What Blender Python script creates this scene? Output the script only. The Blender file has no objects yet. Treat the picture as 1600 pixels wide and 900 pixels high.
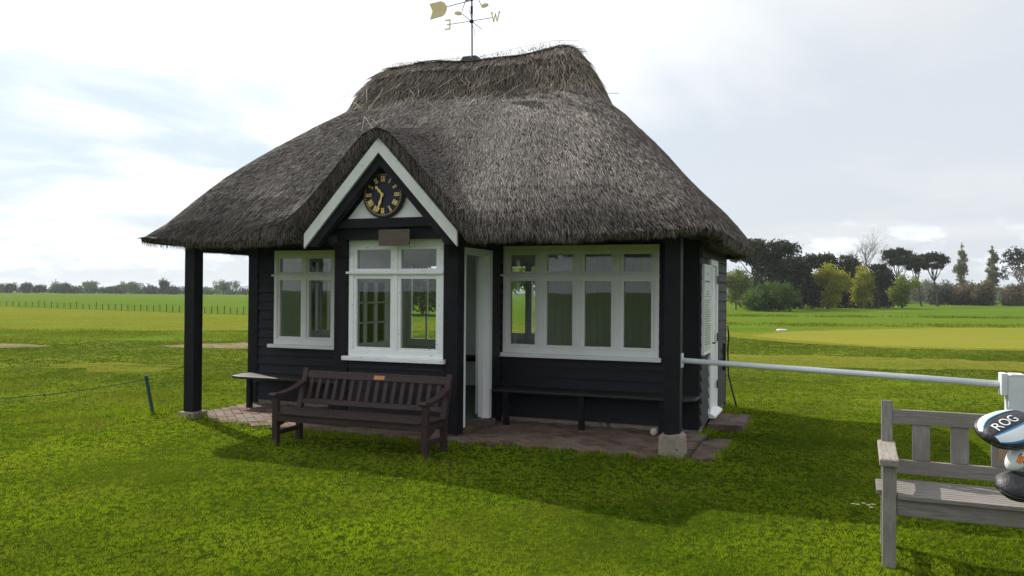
import bpy, bmesh, math, random
import numpy as np
from mathutils import Vector, Matrix
random.seed(7); rng = np.random.default_rng(11)
S = bpy.context.scene
COL = S.collection
rad = math.radians

# ------------------------------------------------------------------ camera
FPX, PITCH, ROLL, CAMH = 1266.5, .0053, .0082, 1.6
cam_d = bpy.data.cameras.new('camera'); cam = bpy.data.objects.new('camera', cam_d); COL.objects.link(cam)
cam_d.sensor_width = 36; cam_d.lens = 36*FPX/1600; cam_d.clip_end = 6000; cam_d.clip_start = .05
cam.matrix_world = Matrix.Translation((0, 0, CAMH)) @ Matrix.Rotation(math.pi/2+PITCH, 4, 'X') @ Matrix.Rotation(ROLL, 4, 'Z')
S.camera = cam

# ------------------------------------------------------------------ sun, sky, exposure
SUN_DIR = Vector((-.758, .925, 1.0)).normalized()          # towards the sun
elev = math.asin(SUN_DIR.z); azim = math.atan2(SUN_DIR.x, SUN_DIR.y)
sl = bpy.data.lights.new('sun', 'SUN'); sl.energy = 4.7; sl.angle = rad(.5); sl.color = (1, .94, .84)
so = bpy.data.objects.new('sun', sl); COL.objects.link(so)
so.rotation_euler = SUN_DIR.to_track_quat('Z', 'Y').to_euler()
W = bpy.data.worlds.new('World'); S.world = W; W.use_nodes = True
S.view_settings.view_transform = 'Standard'; S.view_settings.look = 'None'
S.view_settings.gamma = 1; S.view_settings.use_curve_mapping = False
S.view_settings.exposure = .27
S.cycles.diffuse_bounces = 7; S.cycles.max_bounces = 12; S.cycles.transparent_max_bounces = 12


def world_nodes():
    nt = W.node_tree; nt.nodes.clear(); N = nt.nodes; L = nt.links
    def n(t, **k):
        o = N.new(t)
        for a, b in k.items(): setattr(o, a, b)
        return o
    def m(op, a, b=None, c=None, clamp=False):
        o = n('ShaderNodeMath', operation=op, use_clamp=clamp)
        for i, v in enumerate((a, b, c)):
            if v is None: continue
            if isinstance(v, (int, float)): o.inputs[i].default_value = v
            else: L.new(v, o.inputs[i])
        return o.outputs[0]
    def ss(v, lo, hi):
        o = n('ShaderNodeMapRange', interpolation_type='SMOOTHSTEP'); L.new(v, o.inputs[0])
        o.inputs[1].default_value = lo; o.inputs[2].default_value = hi
        return o.outputs[0]
    sky = n('ShaderNodeTexSky', sky_type='NISHITA', sun_disc=False, sun_elevation=elev, sun_rotation=azim,
            air_density=1.0, dust_density=1.6, ozone_density=1.0, altitude=0)
    tc = n('ShaderNodeTexCoord'); sep = n('ShaderNodeSeparateXYZ'); L.new(tc.outputs['Generated'], sep.inputs[0])
    x, y, z = sep.outputs
    zc = m('ADD', m('MAXIMUM', z, 0.0), .09)
    comb = n('ShaderNodeCombineXYZ'); L.new(m('DIVIDE', x, zc), comb.inputs[0]); L.new(m('DIVIDE', y, zc), comb.inputs[1])
    n1 = n('ShaderNodeTexNoise'); L.new(comb.outputs[0], n1.inputs['Vector'])
    n1.inputs['Scale'].default_value = .55; n1.inputs['Detail'].default_value = 7; n1.inputs['Roughness'].default_value = .52; n1.inputs['Distortion'].default_value = .5
    # angle to the sun: thin high cloud is brighter towards it
    dp = n('ShaderNodeVectorMath', operation='DOT_PRODUCT'); L.new(tc.outputs['Generated'], dp.inputs[0]); dp.inputs[1].default_value = SUN_DIR
    near = ss(dp.outputs['Value'], .45, .98)
    side = ss(dp.outputs['Value'], .35, .85)
    high = ss(m('ADD', n1.outputs[0], m('ADD', m('MULTIPLY', side, .05), m('MULTIPLY', z, .60))), .55, .74)
    # low cumulus near the horizon
    az = m('ARCTAN2', x, y)
    c2 = n('ShaderNodeCombineXYZ'); L.new(m('MULTIPLY', az, 1.0), c2.inputs[0]); L.new(m('MULTIPLY', z, 2.6), c2.inputs[1])
    n2 = n('ShaderNodeTexNoise'); L.new(c2.outputs[0], n2.inputs['Vector'])
    n2.inputs['Scale'].default_value = 9; n2.inputs['Detail'].default_value = 8; n2.inputs['Roughness'].default_value = .6
    band = m('MULTIPLY', ss(z, .004, .03), m('SUBTRACT', 1, ss(z, .05, .115)))
    low = m('MULTIPLY', ss(m('ADD', n2.outputs[0], m('MULTIPLY', band, .16)), .60, .68), band)
    n3 = n('ShaderNodeTexNoise'); L.new(c2.outputs[0], n3.inputs['Vector'])
    n3.inputs['Scale'].default_value = 15; n3.inputs['Detail'].default_value = 6
    lowv = m('ADD', .70, m('MULTIPLY', ss(n3.outputs[0], .35, .65), .32))
    bgs = n('ShaderNodeBackground'); L.new(sky.outputs[0], bgs.inputs[0]); bgs.inputs[1].default_value = .10
    def bg(col, st):
        b = n('ShaderNodeBackground'); b.inputs[0].default_value = (*col, 1)
        if isinstance(st, (int, float)): b.inputs[1].default_value = st
        else: L.new(st, b.inputs[1])
        return b.outputs[0]
    def mix(f, a, b):
        o = n('ShaderNodeMixShader'); 
        if isinstance(f, (int, float)): o.inputs[0].default_value = f
        else: L.new(f, o.inputs[0])
        L.new(a, o.inputs[1]); L.new(b, o.inputs[2]); return o.outputs[0]
    v1 = bg((.87, .93, 1.0), .73); v2 = bg((.76, .90, 1.0), .80)                 # thin milky haze everywhere
    base = mix(.90, bgs.outputs[0], mix(near, v1, v2))
    hi = bg((.94, .97, 1.0), m('ADD', .74, m('MULTIPLY', near, .50)))
    base = mix(m('MULTIPLY', high, .9), base, hi)
    lo = bg((.90, .94, 1.0), m('ADD', lowv, m('MULTIPLY', near, .2)))
    base = mix(m('MULTIPLY', low, .8), base, lo)
    out = n('ShaderNodeOutputWorld'); L.new(base, out.inputs[0])
world_nodes()

# ------------------------------------------------------------------ geometry of the view (pixel of the 1600x900 photo -> point)
T0 = .3682; HX, HY = 2.1256, 9.2009
def ray(x, y):
    u, v = x-800, 450-y; c, s = math.cos(ROLL), math.sin(ROLL)
    u0 = u*c-v*s; v0 = v*c+u*s; X = u0/FPX; V = v0/FPX
    cp, sp = math.cos(PITCH), math.sin(PITCH)
    return Vector((X, cp-V*sp, sp+V*cp))
def gp(x, y, z=0.):                      # where the ray through a pixel meets height z
    d = ray(x, y); return Vector((0, 0, CAMH)) + d*((z-CAMH)/d.z)
def at(x, y, Y):                         # point at distance Y
    d = ray(x, y); return Vector((0, 0, CAMH)) + d*(Y/d.y)
def loc(a, b, z=0.):                     # hut frame -> world
    return Vector((HX+a*math.cos(T0)+b*math.sin(T0), HY-a*math.sin(T0)+b*math.cos(T0), z))
def tohut(P):
    dx, dy = P[0]-HX, P[1]-HY
    return dx*math.cos(T0)-dy*math.sin(T0), dx*math.sin(T0)+dy*math.cos(T0)

# ------------------------------------------------------------------ materials
def mat(name, col=(.5, .5, .5), col2=None, rough=.8, scale=8., detail=5, bump=0., bscale=None, spec=.3,
        stretch=(1, 1, 1), lo=.35, hi=.65, metal=0., trans=0., attr=None, coords='Object', chips=None, col3=None, s3=1.0, c3f=1.0):
    m = bpy.data.materials.new(name); m.use_nodes = True; nt = m.node_tree; N = nt.nodes; L = nt.links
    p = N['Principled BSDF']; p.inputs['Roughness'].default_value = rough
    p.inputs['Specular IOR Level'].default_value = spec; p.inputs['Metallic'].default_value = metal
    tc = N.new('ShaderNodeTexCoord'); mp = N.new('ShaderNodeMapping'); L.new(tc.outputs[coords], mp.inputs[0])
    mp.inputs['Scale'].default_value = stretch
    src = None
    if col2 is not None:
        if attr:
            a = N.new('ShaderNodeAttribute'); a.attribute_name = attr; f = a.outputs['Fac']
        else:
            nz = N.new('ShaderNodeTexNoise'); L.new(mp.outputs[0], nz.inputs['Vector'])
            nz.inputs['Scale'].default_value = scale; nz.inputs['Detail'].default_value = detail; nz.inputs['Roughness'].default_value = .6
            f = nz.outputs[0]
        r = N.new('ShaderNodeMapRange'); L.new(f, r.inputs[0]); r.inputs[1].default_value = lo; r.inputs[2].default_value = hi
        mx = N.new('ShaderNodeMix'); mx.data_type = 'RGBA'; L.new(r.outputs[0], mx.inputs[0])
        mx.inputs[6].default_value = (*col, 1); mx.inputs[7].default_value = (*col2, 1); src = mx.outputs[2]
    if col3 is not None:
        nz = N.new('ShaderNodeTexNoise'); L.new(tc.outputs[coords], nz.inputs['Vector']); nz.inputs['Scale'].default_value = s3; nz.inputs['Detail'].default_value = 4
        r = N.new('ShaderNodeMapRange'); L.new(nz.outputs[0], r.inputs[0]); r.inputs[1].default_value = .45; r.inputs[2].default_value = .68; r.inputs[4].default_value = c3f
        mx = N.new('ShaderNodeMix'); mx.data_type = 'RGBA'; L.new(r.outputs[0], mx.inputs[0])
        if src is None: mx.inputs[6].default_value = (*col, 1)
        else: L.new(src, mx.inputs[6])
        mx.inputs[7].default_value = (*col3, 1); src = mx.outputs[2]
    if chips:                                    # flaked paint
        nz = N.new('ShaderNodeTexNoise'); L.new(mp.outputs[0], nz.inputs['Vector']); nz.inputs['Scale'].default_value = chips[0]; nz.inputs['Detail'].default_value = 6; nz.inputs['Roughness'].default_value = .7
        r = N.new('ShaderNodeMapRange'); L.new(nz.outputs[0], r.inputs[0]); r.inputs[1].default_value = chips[1]; r.inputs[2].default_value = chips[1]+.012
        mx = N.new('ShaderNodeMix'); mx.data_type = 'RGBA'; L.new(r.outputs[0], mx.inputs[0])
        if src is None: mx.inputs[6].default_value = (*col, 1)
        else: L.new(src, mx.inputs[6])
        mx.inputs[7].default_value = (*chips[2], 1); src = mx.outputs[2]
    if src is None: p.inputs['Base Color'].default_value = (*col, 1)
    else: L.new(src, p.inputs['Base Color'])
    if bump:
        nb = N.new('ShaderNodeTexNoise'); L.new(mp.outputs[0], nb.inputs['Vector'])
        nb.inputs['Scale'].default_value = bscale or scale; nb.inputs['Detail'].default_value = 6
        b = N.new('ShaderNodeBump'); b.inputs['Strength'].default_value = min(1, bump); b.inputs['Distance'].default_value = .01 if bump <= 1 else .01*bump
        L.new(nb.outputs[0], b.inputs['Height']); L.new(b.outputs[0], p.inputs['Normal'])
    if trans:
        t = N.new('ShaderNodeBsdfTranslucent')
        if src is None: t.inputs[0].default_value = (*col, 1)
        else: L.new(src, t.inputs[0])
        ms = N.new('ShaderNodeMixShader'); ms.inputs[0].default_value = trans
        L.new(p.outputs[0], ms.inputs[1]); L.new(t.outputs[0], ms.inputs[2]); L.new(ms.outputs[0], N['Material Output'].inputs[0])
    return m

def glass_mat():
    m = bpy.data.materials.new('window_glass'); m.use_nodes = True; N = m.node_tree.nodes; L = m.node_tree.links
    N.remove(N['Principled BSDF'])
    t = N.new('ShaderNodeBsdfTransparent'); t.inputs[0].default_value = (.93, .96, .94, 1)
    g = N.new('ShaderNodeBsdfGlossy'); g.inputs['Roughness'].default_value = .012
    nz = N.new('ShaderNodeTexNoise'); tc = N.new('ShaderNodeTexCoord'); L.new(tc.outputs['Object'], nz.inputs['Vector']); nz.inputs['Scale'].default_value = 2.2
    b = N.new('ShaderNodeBump'); b.inputs['Strength'].default_value = .04; b.inputs['Distance'].default_value = .01; L.new(nz.outputs[0], b.inputs['Height']); L.new(b.outputs[0], g.inputs['Normal'])
    f = N.new('ShaderNodeFresnel'); f.inputs[0].default_value = 1.5
    mu = N.new('ShaderNodeMath'); mu.operation = 'MULTIPLY_ADD'; L.new(f.outputs[0], mu.inputs[0]); mu.inputs[1].default_value = 1.0; mu.inputs[2].default_value = .012
    ms = N.new('ShaderNodeMixShader'); L.new(mu.outputs[0], ms.inputs[0]); L.new(t.outputs[0], ms.inputs[1]); L.new(g.outputs[0], ms.inputs[2])
    L.new(ms.outputs[0], N['Material Output'].inputs[0])
    return m

M = {}
M['black'] = mat('black_painted_wood', (.007, .007, .011), (.013, .013, .019), rough=.5, scale=5, stretch=(1, 1, 9), bump=.35, bscale=14, spec=.22, chips=(26, .735, (.10, .10, .11)))
M['black_side'] = mat('weathered_black_board', (.016, .016, .019), (.040, .038, .042), rough=.62, scale=4, stretch=(2, 2, 12), bump=.5, bscale=12, spec=.3, chips=(22, .70, (.12, .12, .12)))
M['beam'] = mat('black_beam', (.005, .005, .008), (.010, .010, .014), spec=.2, rough=.55, scale=7, bump=.3, bscale=30, chips=(30, .74, (.12, .12, .13)))
M['white'] = mat('white_gloss_paint', (.90, .90, .91), (.84, .85, .85), rough=.42, scale=3, bump=.12, bscale=40, chips=(17, .715, (.30, .27, .22)), stretch=(1, 1, 1.6))
M['white_old'] = mat('flaking_white_paint', (.90, .91, .92), (.82, .84, .85), rough=.5, scale=3, bump=.25, bscale=40, chips=(19, .64, (.16, .14, .12)), stretch=(1, 1, 2.5))
M['barge'] = mat('mossy_white_paint', (.76, .76, .76), (.64, .67, .64), rough=.6, scale=5, bump=.2, bscale=50, chips=(20, .68, (.14, .13, .10)))
M['lining'] = mat('pale_boarded_lining', (.84, .86, .84), (.80, .82, .79), rough=.7, scale=3)
M['ceil'] = mat('pale_ceiling', (.74, .76, .74), rough=.8)
M['carpet'] = mat('green_floor', (.07, .11, .07), (.09, .13, .08), rough=.95, scale=40)
M['glass'] = glass_mat()
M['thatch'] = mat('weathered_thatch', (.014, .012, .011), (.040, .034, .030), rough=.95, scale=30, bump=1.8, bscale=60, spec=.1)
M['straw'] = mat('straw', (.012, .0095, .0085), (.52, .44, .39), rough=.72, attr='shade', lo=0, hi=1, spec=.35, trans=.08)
M['straw_ridge'] = mat('ridge_straw', (.03, .023, .018), (.62, .51, .40), rough=.75, attr='shade', lo=0, hi=1, spec=.3, trans=.08)
M['wire'] = mat('netting_wire', (.22, .22, .22), rough=.5, metal=.6)
M['dkwood'] = mat('dark_stained_wood', (.026, .013, .013), (.042, .022, .021), rough=.55, scale=4, stretch=(1, 6, 6), bump=.35, bscale=12, spec=.35)
M['grey_wood'] = mat('silvered_teak', (.16, .145, .135), (.25, .23, .215), rough=.78, scale=6, stretch=(1.2, 12, 12), bump=.5, bscale=10, col3=(.19, .17, .15), s3=5)
M['grey_wood_v'] = mat('silvered_teak_upright', (.19, .175, .165), (.29, .27, .255), rough=.78, scale=6, stretch=(12, 12, 1.2), bump=.5, bscale=10, col3=(.19, .17, .15), s3=5)
M['brass'] = mat('brass', (.50, .26, .10), (.36, .18, .07), rough=.45, scale=20, metal=.4)
M['gold'] = mat('gilding', (.90, .66, .22), (.78, .54, .16), rough=.4, scale=30, metal=.35)
M['dial'] = mat('navy_dial', (.010, .012, .035), rough=.4)
M['clock_rim'] = mat('black_rim', (.008, .008, .014), rough=.35)
M['plaque'] = mat('brown_plaque', (.085, .068, .055), (.13, .105, .085), rough=.7, scale=5, stretch=(1, 1, 12), bump=.4)
M['vane'] = mat('cream_vane_metal', (.85, .72, .42), (.75, .62, .34), rough=.5, scale=10)
M['iron'] = mat('black_iron', (.015, .015, .018), rough=.5, metal=.3)
M['navy'] = mat('navy_vane_metal', (.025, .022, .11), rough=.45)
M['concrete'] = mat('old_concrete', (.24, .21, .17), (.34, .30, .24), rough=.95, scale=9, bump=1, bscale=45, chips=(9, .58, (.11, .10, .09)))
M['step'] = mat('brick_step', (.085, .05, .04), (.14, .09, .072), rough=.95, scale=8, bump=.9, bscale=50, col3=(.15, .13, .115), s3=4)
M['brick'] = mat('paving_brick', (.10, .060, .046), (.22, .145, .112), rough=.92, attr='shade', lo=0, hi=1, bump=.8, bscale=60, col3=(.19, .155, .13), s3=2.2)
M['mortar'] = mat('paving_joint', (.05, .042, .034), (.035, .035, .025), rough=1, scale=20)
M['rail'] = mat('white_rail_paint', (.72, .75, .78), (.60, .64, .66), rough=.4, scale=4, chips=(13, .70, (.20, .17, .15)), bump=.15, bscale=30)
M['green_post'] = mat('dark_green_plastic', (.008, .05, .042), (.012, .065, .055), rough=.55, scale=12)
M['rope'] = mat('dark_rope', (.02, .035, .035), rough=.9)
M['board'] = mat('notice_board_face', (.62, .68, .66), (.56, .62, .60), rough=.35, scale=3)
M['ink'] = mat('black_ink', (.03, .03, .035), rough=.7)
M['greyink'] = mat('grey_print', (.20, .22, .22), rough=.7)
M['stone'] = mat('white_stone', (.7, .7, .66), (.5, .5, .48), rough=.9, scale=8)
M['paper'] = mat('dirty_paper', (.50, .46, .36), (.36, .32, .25), rough=.9, scale=12)
M['bark'] = mat('bark', (.10, .085, .07), (.05, .042, .035), rough=.95, scale=5, stretch=(3, 3, 1), bump=1)
M['bark_pale'] = mat('pale_bark', (.22, .18, .16), (.15, .12, .11), rough=.95, scale=5)
def leafmat(n, c1, c2, tr=.3, **k): M[n] = mat(n, c1, c2, rough=.7, attr='shade', lo=0, hi=1, trans=tr, spec=.2, **k)
leafmat('pine_needles', (.014, .020, .009), (.060, .072, .030), .15)
leafmat('dark_foliage', (.016, .024, .011), (.045, .055, .022), .18)
leafmat('yellow_leaves', (.16, .17, .010), (.44, .43, .03), .45)
leafmat('spring_leaves', (.075, .12, .012), (.27, .34, .035), .45)
leafmat('bush_leaves', (.030, .065, .012), (.12, .19, .030), .35)
leafmat('pale_leaves', (.12, .16, .04), (.30, .34, .10), .4)
leafmat('poplar_leaves', (.12, .13, .06), (.26, .26, .13), .3)
leafmat('rusty_leaves', (.09, .07, .035), (.23, .18, .09), .3)
leafmat('hedge_leaves', (.06, .07, .03), (.16, .17, .07), .3)
leafmat('far_leaves', (.065, .10, .035), (.18, .24, .09), .3)
leafmat('far_dark_leaves', (.035, .048, .035), (.070, .088, .055), .2)
leafmat('grass_blades', (.026, .052, .003), (.37, .51, .014), .40, col3=(.32, .33, .030), s3=1.3, c3f=.42)
leafmat('mown_blades', (.065, .095, .014), (.35, .42, .045), .4, col3=(.24, .23, .05), s3=.7, c3f=.5)
leafmat('rough_grass', (.085, .13, .006), (.23, .27, .022), .4)
for k_ in ('grass_blades', 'rough_grass', 'mown_blades'): M[k_].node_tree.nodes['Principled BSDF'].inputs['Specular IOR Level'].default_value = .08

# ------------------------------------------------------------------ mesh helpers
class MB:
    def __init__(s): s.v = []; s.f = []
    def add(s, vs, fs):
        o = len(s.v); s.v += [tuple(v) for v in vs]; s.f += [tuple(i+o for i in f) for f in fs]; return s
    def box(s, x0, x1, y0, y1, z0, z1, mtx=None):
        vs = [Vector(p) for p in ((x0, y0, z0), (x1, y0, z0), (x1, y1, z0), (x0, y1, z0), (x0, y0, z1), (x1, y0, z1), (x1, y1, z1), (x0, y1, z1))]
        if mtx is not None: vs = [mtx @ v for v in vs]
        return s.add(vs, [(0, 3, 2, 1), (4, 5, 6, 7), (0, 1, 5, 4), (1, 2, 6, 5), (2, 3, 7, 6), (3, 0, 4, 7)])
    def bar(s, p, q, w, h, up=(0, 0, 1)):        # box from p to q, w across, h along up
        p = Vector(p); q = Vector(q); d = (q-p); L = d.length; d.normalize(); up = Vector(up)
        x = d.cross(up).normalized(); u = x.cross(d).normalized()
        vs = [c + x*(w/2*i) + u*(h/2*j) for c in (p, q) for i, j in ((-1, -1), (1, -1), (1, 1), (-1, 1))]
        return s.add(vs, [(0, 1, 2, 3), (7, 6, 5, 4), (0, 4, 5, 1), (1, 5, 6, 2), (2, 6, 7, 3), (3, 7, 4, 0)])
    def tube(s, pts, rs, n=8, cap=True):
        pts = [Vector(p) for p in pts]
        if not hasattr(rs, '__len__'): rs = [rs]*len(pts)
        o = len(s.v); prev = None
        for i, p in enumerate(pts):
            d = (pts[min(i+1, len(pts)-1)]-pts[max(i-1, 0)]).normalized()
            a = Vector((0, 0, 1)) if abs(d.z) < .9 else Vector((1, 0, 0))
            if prev is not None: a = prev
            x = (a - d*a.dot(d)).normalized(); prev = x; y = d.cross(x)
            for k in range(n):
                t = 2*math.pi*k/n; s.v.append(tuple(p + (x*math.cos(t)+y*math.sin(t))*rs[i]))
        for i in range(len(pts)-1):
            for k in range(n):
                a = o+i*n+k; b = o+i*n+(k+1) % n; s.f.append((a, b, b+n, a+n))
        if cap:
            s.f.append(tuple(o+k for k in reversed(range(n)))); s.f.append(tuple(o+(len(pts)-1)*n+k for k in range(n)))
        return s
    def prism(s, poly, y0, y1, axis='y'):        # polygon in (x,z) extruded along y (or (y,z) along x, (x,y) along z)
        n = len(poly)
        def P(u, w, t): return {'y': (u, t, w), 'x': (t, u, w), 'z': (u, w, t)}[axis]
        vs = [P(u, w, y0) for u, w in poly]+[P(u, w, y1) for u, w in poly]
        fs = [tuple(range(n)), tuple(range(2*n-1, n-1, -1))]+[(i, i+n, (i+1) % n+n, (i+1) % n) for i in range(n)]
        return s.add(vs, fs)
    def build(s, name, m, parent=None, smooth=False, bevel=0., fix=True):
        me = bpy.data.meshes.new(name); me.from_pydata(s.v, [], s.f)
        if fix:
            bm = bmesh.new(); bm.from_mesh(me); bmesh.ops.recalc_face_normals(bm, faces=bm.faces[:]); bm.to_mesh(me); bm.free()
        if isinstance(m, str): m = M[m]
        me.materials.append(m)
        if smooth: me.polygons.foreach_set('use_smooth', [True]*len(me.polygons))
        o = bpy.data.objects.new(name, me); COL.objects.link(o)
        if parent is not None: o.parent = parent
        if bevel:
            b = o.modifiers.new('bevel', 'BEVEL'); b.width = bevel; b.segments = 2; b.limit_method = 'ANGLE'
        return o

def tag(o, label=None, cat=None, group=None, kind=None):
    if label: o['label'] = label
    if cat: o['category'] = cat
    if group: o['group'] = group
    if kind: o['kind'] = kind
    return o
def empty(name, p=(0, 0, 0), rz=0., rot=None):
    o = bpy.data.objects.new(name, None); COL.objects.link(o); o.location = p; o.rotation_euler = rot or (0, 0, rz); o.empty_display_size = .1; return o
def hut_empty(name, a, b, z=0.): return empty(name, loc(a, b, z), -T0)
def copy_tree(o, parent=None):
    c = o.copy(); COL.objects.link(c)
    if parent is not None: c.parent = parent
    for ch in list(o.children): copy_tree(ch, c)
    return c

def cards(P, D, Nn, ln, wd, name, m, parent=None, tri=False, shade=None, kind=None, taper=.55):
    """many little straws / leaves / blades as ONE mesh: P base, D direction, Nn roughly the facing normal"""
    n = len(P); D = D/np.linalg.norm(D, axis=1, keepdims=True)
    X = np.cross(D, Nn); X /= (np.linalg.norm(X, axis=1, keepdims=True)+1e-9)
    h = X*(wd/2)[:, None]; tip = P+D*ln[:, None]
    k = 3 if tri else 4
    V = np.empty((n, k, 3), dtype=np.float32)
    V[:, 0] = P-h; V[:, 1] = P+h
    if tri: V[:, 2] = tip
    else: V[:, 2] = tip+h*taper; V[:, 3] = tip-h*taper
    me = bpy.data.meshes.new(name)
    me.vertices.add(n*k); me.vertices.foreach_set('co', V.ravel())
    me.loops.add(n*k); me.loops.foreach_set('vertex_index', np.arange(n*k, dtype=np.int32))
    me.polygons.add(n); me.polygons.foreach_set('loop_start', np.arange(0, n*k, k, dtype=np.int32))
    me.update(calc_edges=True)
    at_ = me.attributes.new('shade', 'FLOAT', 'FACE')
    at_.data.foreach_set('value', (rng.random(n) if shade is None else shade).astype(np.float32))
    me.materials.append(M[m] if isinstance(m, str) else m); me.validate()
    o = bpy.data.objects.new(name, me); COL.objects.link(o)
    if parent is not None: o.parent = parent
    if kind: o['kind'] = kind
    return o
_w = rng.normal(0, 1, (26, 2)); _p = rng.uniform(0, 6.28, 26)
def patch(X, Y, f):                       # soft irregular patches, 0..1
    v = sum(np.sin(f*(_w[i, 0]*X+_w[i, 1]*Y)+_p[i]) for i in range(26))/5.1
    return np.clip(.5+v*.5, 0, 1)
def unit(n):
    v = rng.normal(size=(n, 3)); return v/np.linalg.norm(v, axis=1, keepdims=True)

# ================================================================== GROUND
def sheet(name, pts, z, m, wob=0., step=None):
    pts = [Vector((p[0], p[1])) for p in pts]
    if step:
        q = []
        for i in range(len(pts)):
            a, b = pts[i], pts[(i+1) % len(pts)]; k = max(1, int((b-a).length/step))
            q += [a.lerp(b, j/k) for j in range(k)]
        pts = [p+Vector((random.uniform(-wob, wob), random.uniform(-wob, wob))) for p in q]
    o = MB().add([(p.x, p.y, z) for p in pts], [tuple(range(len(pts)))])
    me = bpy.data.meshes.new(name); me.from_pydata(o.v, [], o.f); me.materials.append(m if not isinstance(m, str) else M[m]); me.update()
    if me.polygons[0].normal.z < 0: me.flip_normals()
    ob = bpy.data.objects.new(name, me); COL.objects.link(ob); ob['kind'] = 'structure'; return ob

def grass_mat(name, c1, c2, c3, s_small=6., s_big=.25, c4=None, stretch=(1, 1, 1)):
    m = bpy.data.materials.new(name); m.use_nodes = True; N = m.node_tree.nodes; L = m.node_tree.links; p = N['Principled BSDF']
    p.inputs['Roughness'].default_value = 1; p.inputs['Specular IOR Level'].default_value = 0
    tc = N.new('ShaderNodeTexCoord'); mp = N.new('ShaderNodeMapping'); mp.inputs['Scale'].default_value = stretch; L.new(tc.outputs['Object'], mp.inputs[0])
    def nz(s, d=6, r=.65):
        o = N.new('ShaderNodeTexNoise'); L.new(mp.outputs[0], o.inputs['Vector']); o.inputs['Scale'].default_value = s; o.inputs['Detail'].default_value = d; o.inputs['Roughness'].default_value = r; return o.outputs[0]
    def mr(f, a, b):
        o = N.new('ShaderNodeMapRange'); L.new(f, o.inputs[0]); o.inputs[1].default_value = a; o.inputs[2].default_value = b; return o.outputs[0]
    def mix(f, a, b):
        o = N.new('ShaderNodeMix'); o.data_type = 'RGBA'; L.new(f, o.inputs[0])
        for i, v in ((6, a), (7, b)):
            if isinstance(v, tuple): o.inputs[i].default_value = (*v, 1)
            else: L.new(v, o.inputs[i])
        return o.outputs[2]
    c = mix(mr(nz(s_small), .36, .64), c1, c2)
    c = mix(mr(nz(s_big, 5, .6), .46, .70), c, c3)
    if c4: c = mix(mr(nz(s_big*2.7, 5, .6), .60, .74), c, c4)
    L.new(c, p.inputs['Base Color'])
    b = N.new('ShaderNodeBump'); b.inputs['Strength'].default_value = .9; b.inputs['Distance'].default_value = .06; L.new(nz(s_small*1.5, 8, .7), b.inputs['Height']); L.new(b.outputs[0], p.inputs['Normal'])
    return m
G_lawn = grass_mat('lawn_ground', (.022, .042, .003), (.060, .098, .006), (.075, .105, .008), 9, .33, (.10, .09, .018))
G_fair = grass_mat('fairway_turf', (.110, .135, .015), (.150, .168, .020), (.160, .158, .024), 1.1, .05, None, (.35, 1, 1))
G_green = grass_mat('putting_turf', (.155, .170, .024), (.190, .198, .030), (.200, .192, .034), .9, .05, None, (.3, 1, 1))
G_field = grass_mat('meadow_turf', (.065, .120, .012), (.105, .160, .018), (.100, .140, .016), .5, .03, None, (.3, 1, 1))
G_tan = grass_mat('worn_turf', (.12, .125, .020), (.17, .16, .03), (.10, .135, .012), 3, .3, None, (.4, 1, 1))
G_dirt = grass_mat('bare_earth', (.20, .14, .10), (.30, .23, .17), (.10, .12, .03), 5, .5)
G_far = grass_mat('distant_land', (.07, .10, .035), (.10, .13, .05), (.08, .10, .05), .05, .01)

ground = sheet('ground', [(-2500, -2500), (2500, -2500), (2500, 3500), (-2500, 3500)], 0, G_lawn)
# things further off: meadow behind the fence, mown fairway, greens
fl0, fl1 = gp(0, 478), gp(390, 492)                         # fence line
fd = (fl1-fl0).normalized()
F0 = fl0-fd*120; F1 = fl1+fd*40
sheet('meadow', [F0, F1, (60, 60), (60, 420), (-420, 420)], .004, G_field)
sheet('fairway', [F0+Vector((0, -.6, 0)), F1+Vector((0, -.6, 0)), (14, 30), (-4, 33), (-17, 30.5), (-46, 31), (-90, 36)], .008, G_fair, .25, 2.)
sheet('rough_ground', [(-60, 24.2), (-30, 24.6), (-6, 25.6), (-2, 32), (-17, 30.4), (-46, 30.8), (-80, 34)], .004, G_field, .3, 1.)
sheet('path', [gp(-200, 543), gp(0, 543.5), gp(60, 543), gp(78, 540.5), gp(40, 538), gp(0, 537), gp(-200, 537)], .008, G_dirt, .10, .5)
sheet('path', [gp(243, 541), gp(300, 544), gp(395, 545), gp(520, 547), gp(520, 538), gp(395, 535.5), gp(330, 537)], .008, G_dirt, .10, .5)
sheet('worn_grass', [gp(60, 575), gp(160, 580), gp(260, 580), gp(300, 576), gp(250, 569), gp(130, 568)], .004, G_tan, .4, .35)
sheet('putting_green', [gp(1168, 525), gp(1230, 519), gp(1330, 516), gp(1450, 513.5), gp(1600, 512.5), gp(1800, 512), gp(1800, 549), gp(1600, 546), gp(1450, 543.5), gp(1350, 540), gp(1250, 533)], .012, G_green, .06, .7)
sheet('green_collar', [gp(1120, 523), gp(1230, 517), gp(1330, 513.5), gp(1450, 511.5), gp(1600, 510.5), gp(1900, 510), gp(1900, 555), gp(1600, 549), gp(1400, 545), gp(1250, 537), gp(1150, 528)], .010, G_fair, .06, .7)
sheet('worn_turf', [gp(1110, 552), gp(1250, 555), gp(1400, 560), gp(1650, 567), gp(1650, 582), gp(1400, 578), gp(1250, 571), gp(1110, 566)], .006, G_tan, .45, .5)
sheet('far_fairway', [gp(1050, 489), gp(1250, 489.5), gp(1700, 491), gp(1700, 476), gp(1400, 475.5), gp(1050, 480)], .012, G_field, .3, 3)
sheet('right_fairway', [gp(1050, 493), gp(1350, 494.5), gp(1700, 497), gp(1700, 507), gp(1400, 512), gp(1250, 520), gp(1160, 527), gp(1050, 530)], .006, G_field, .3, 2)
hills = MB()
vs = []; 
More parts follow.
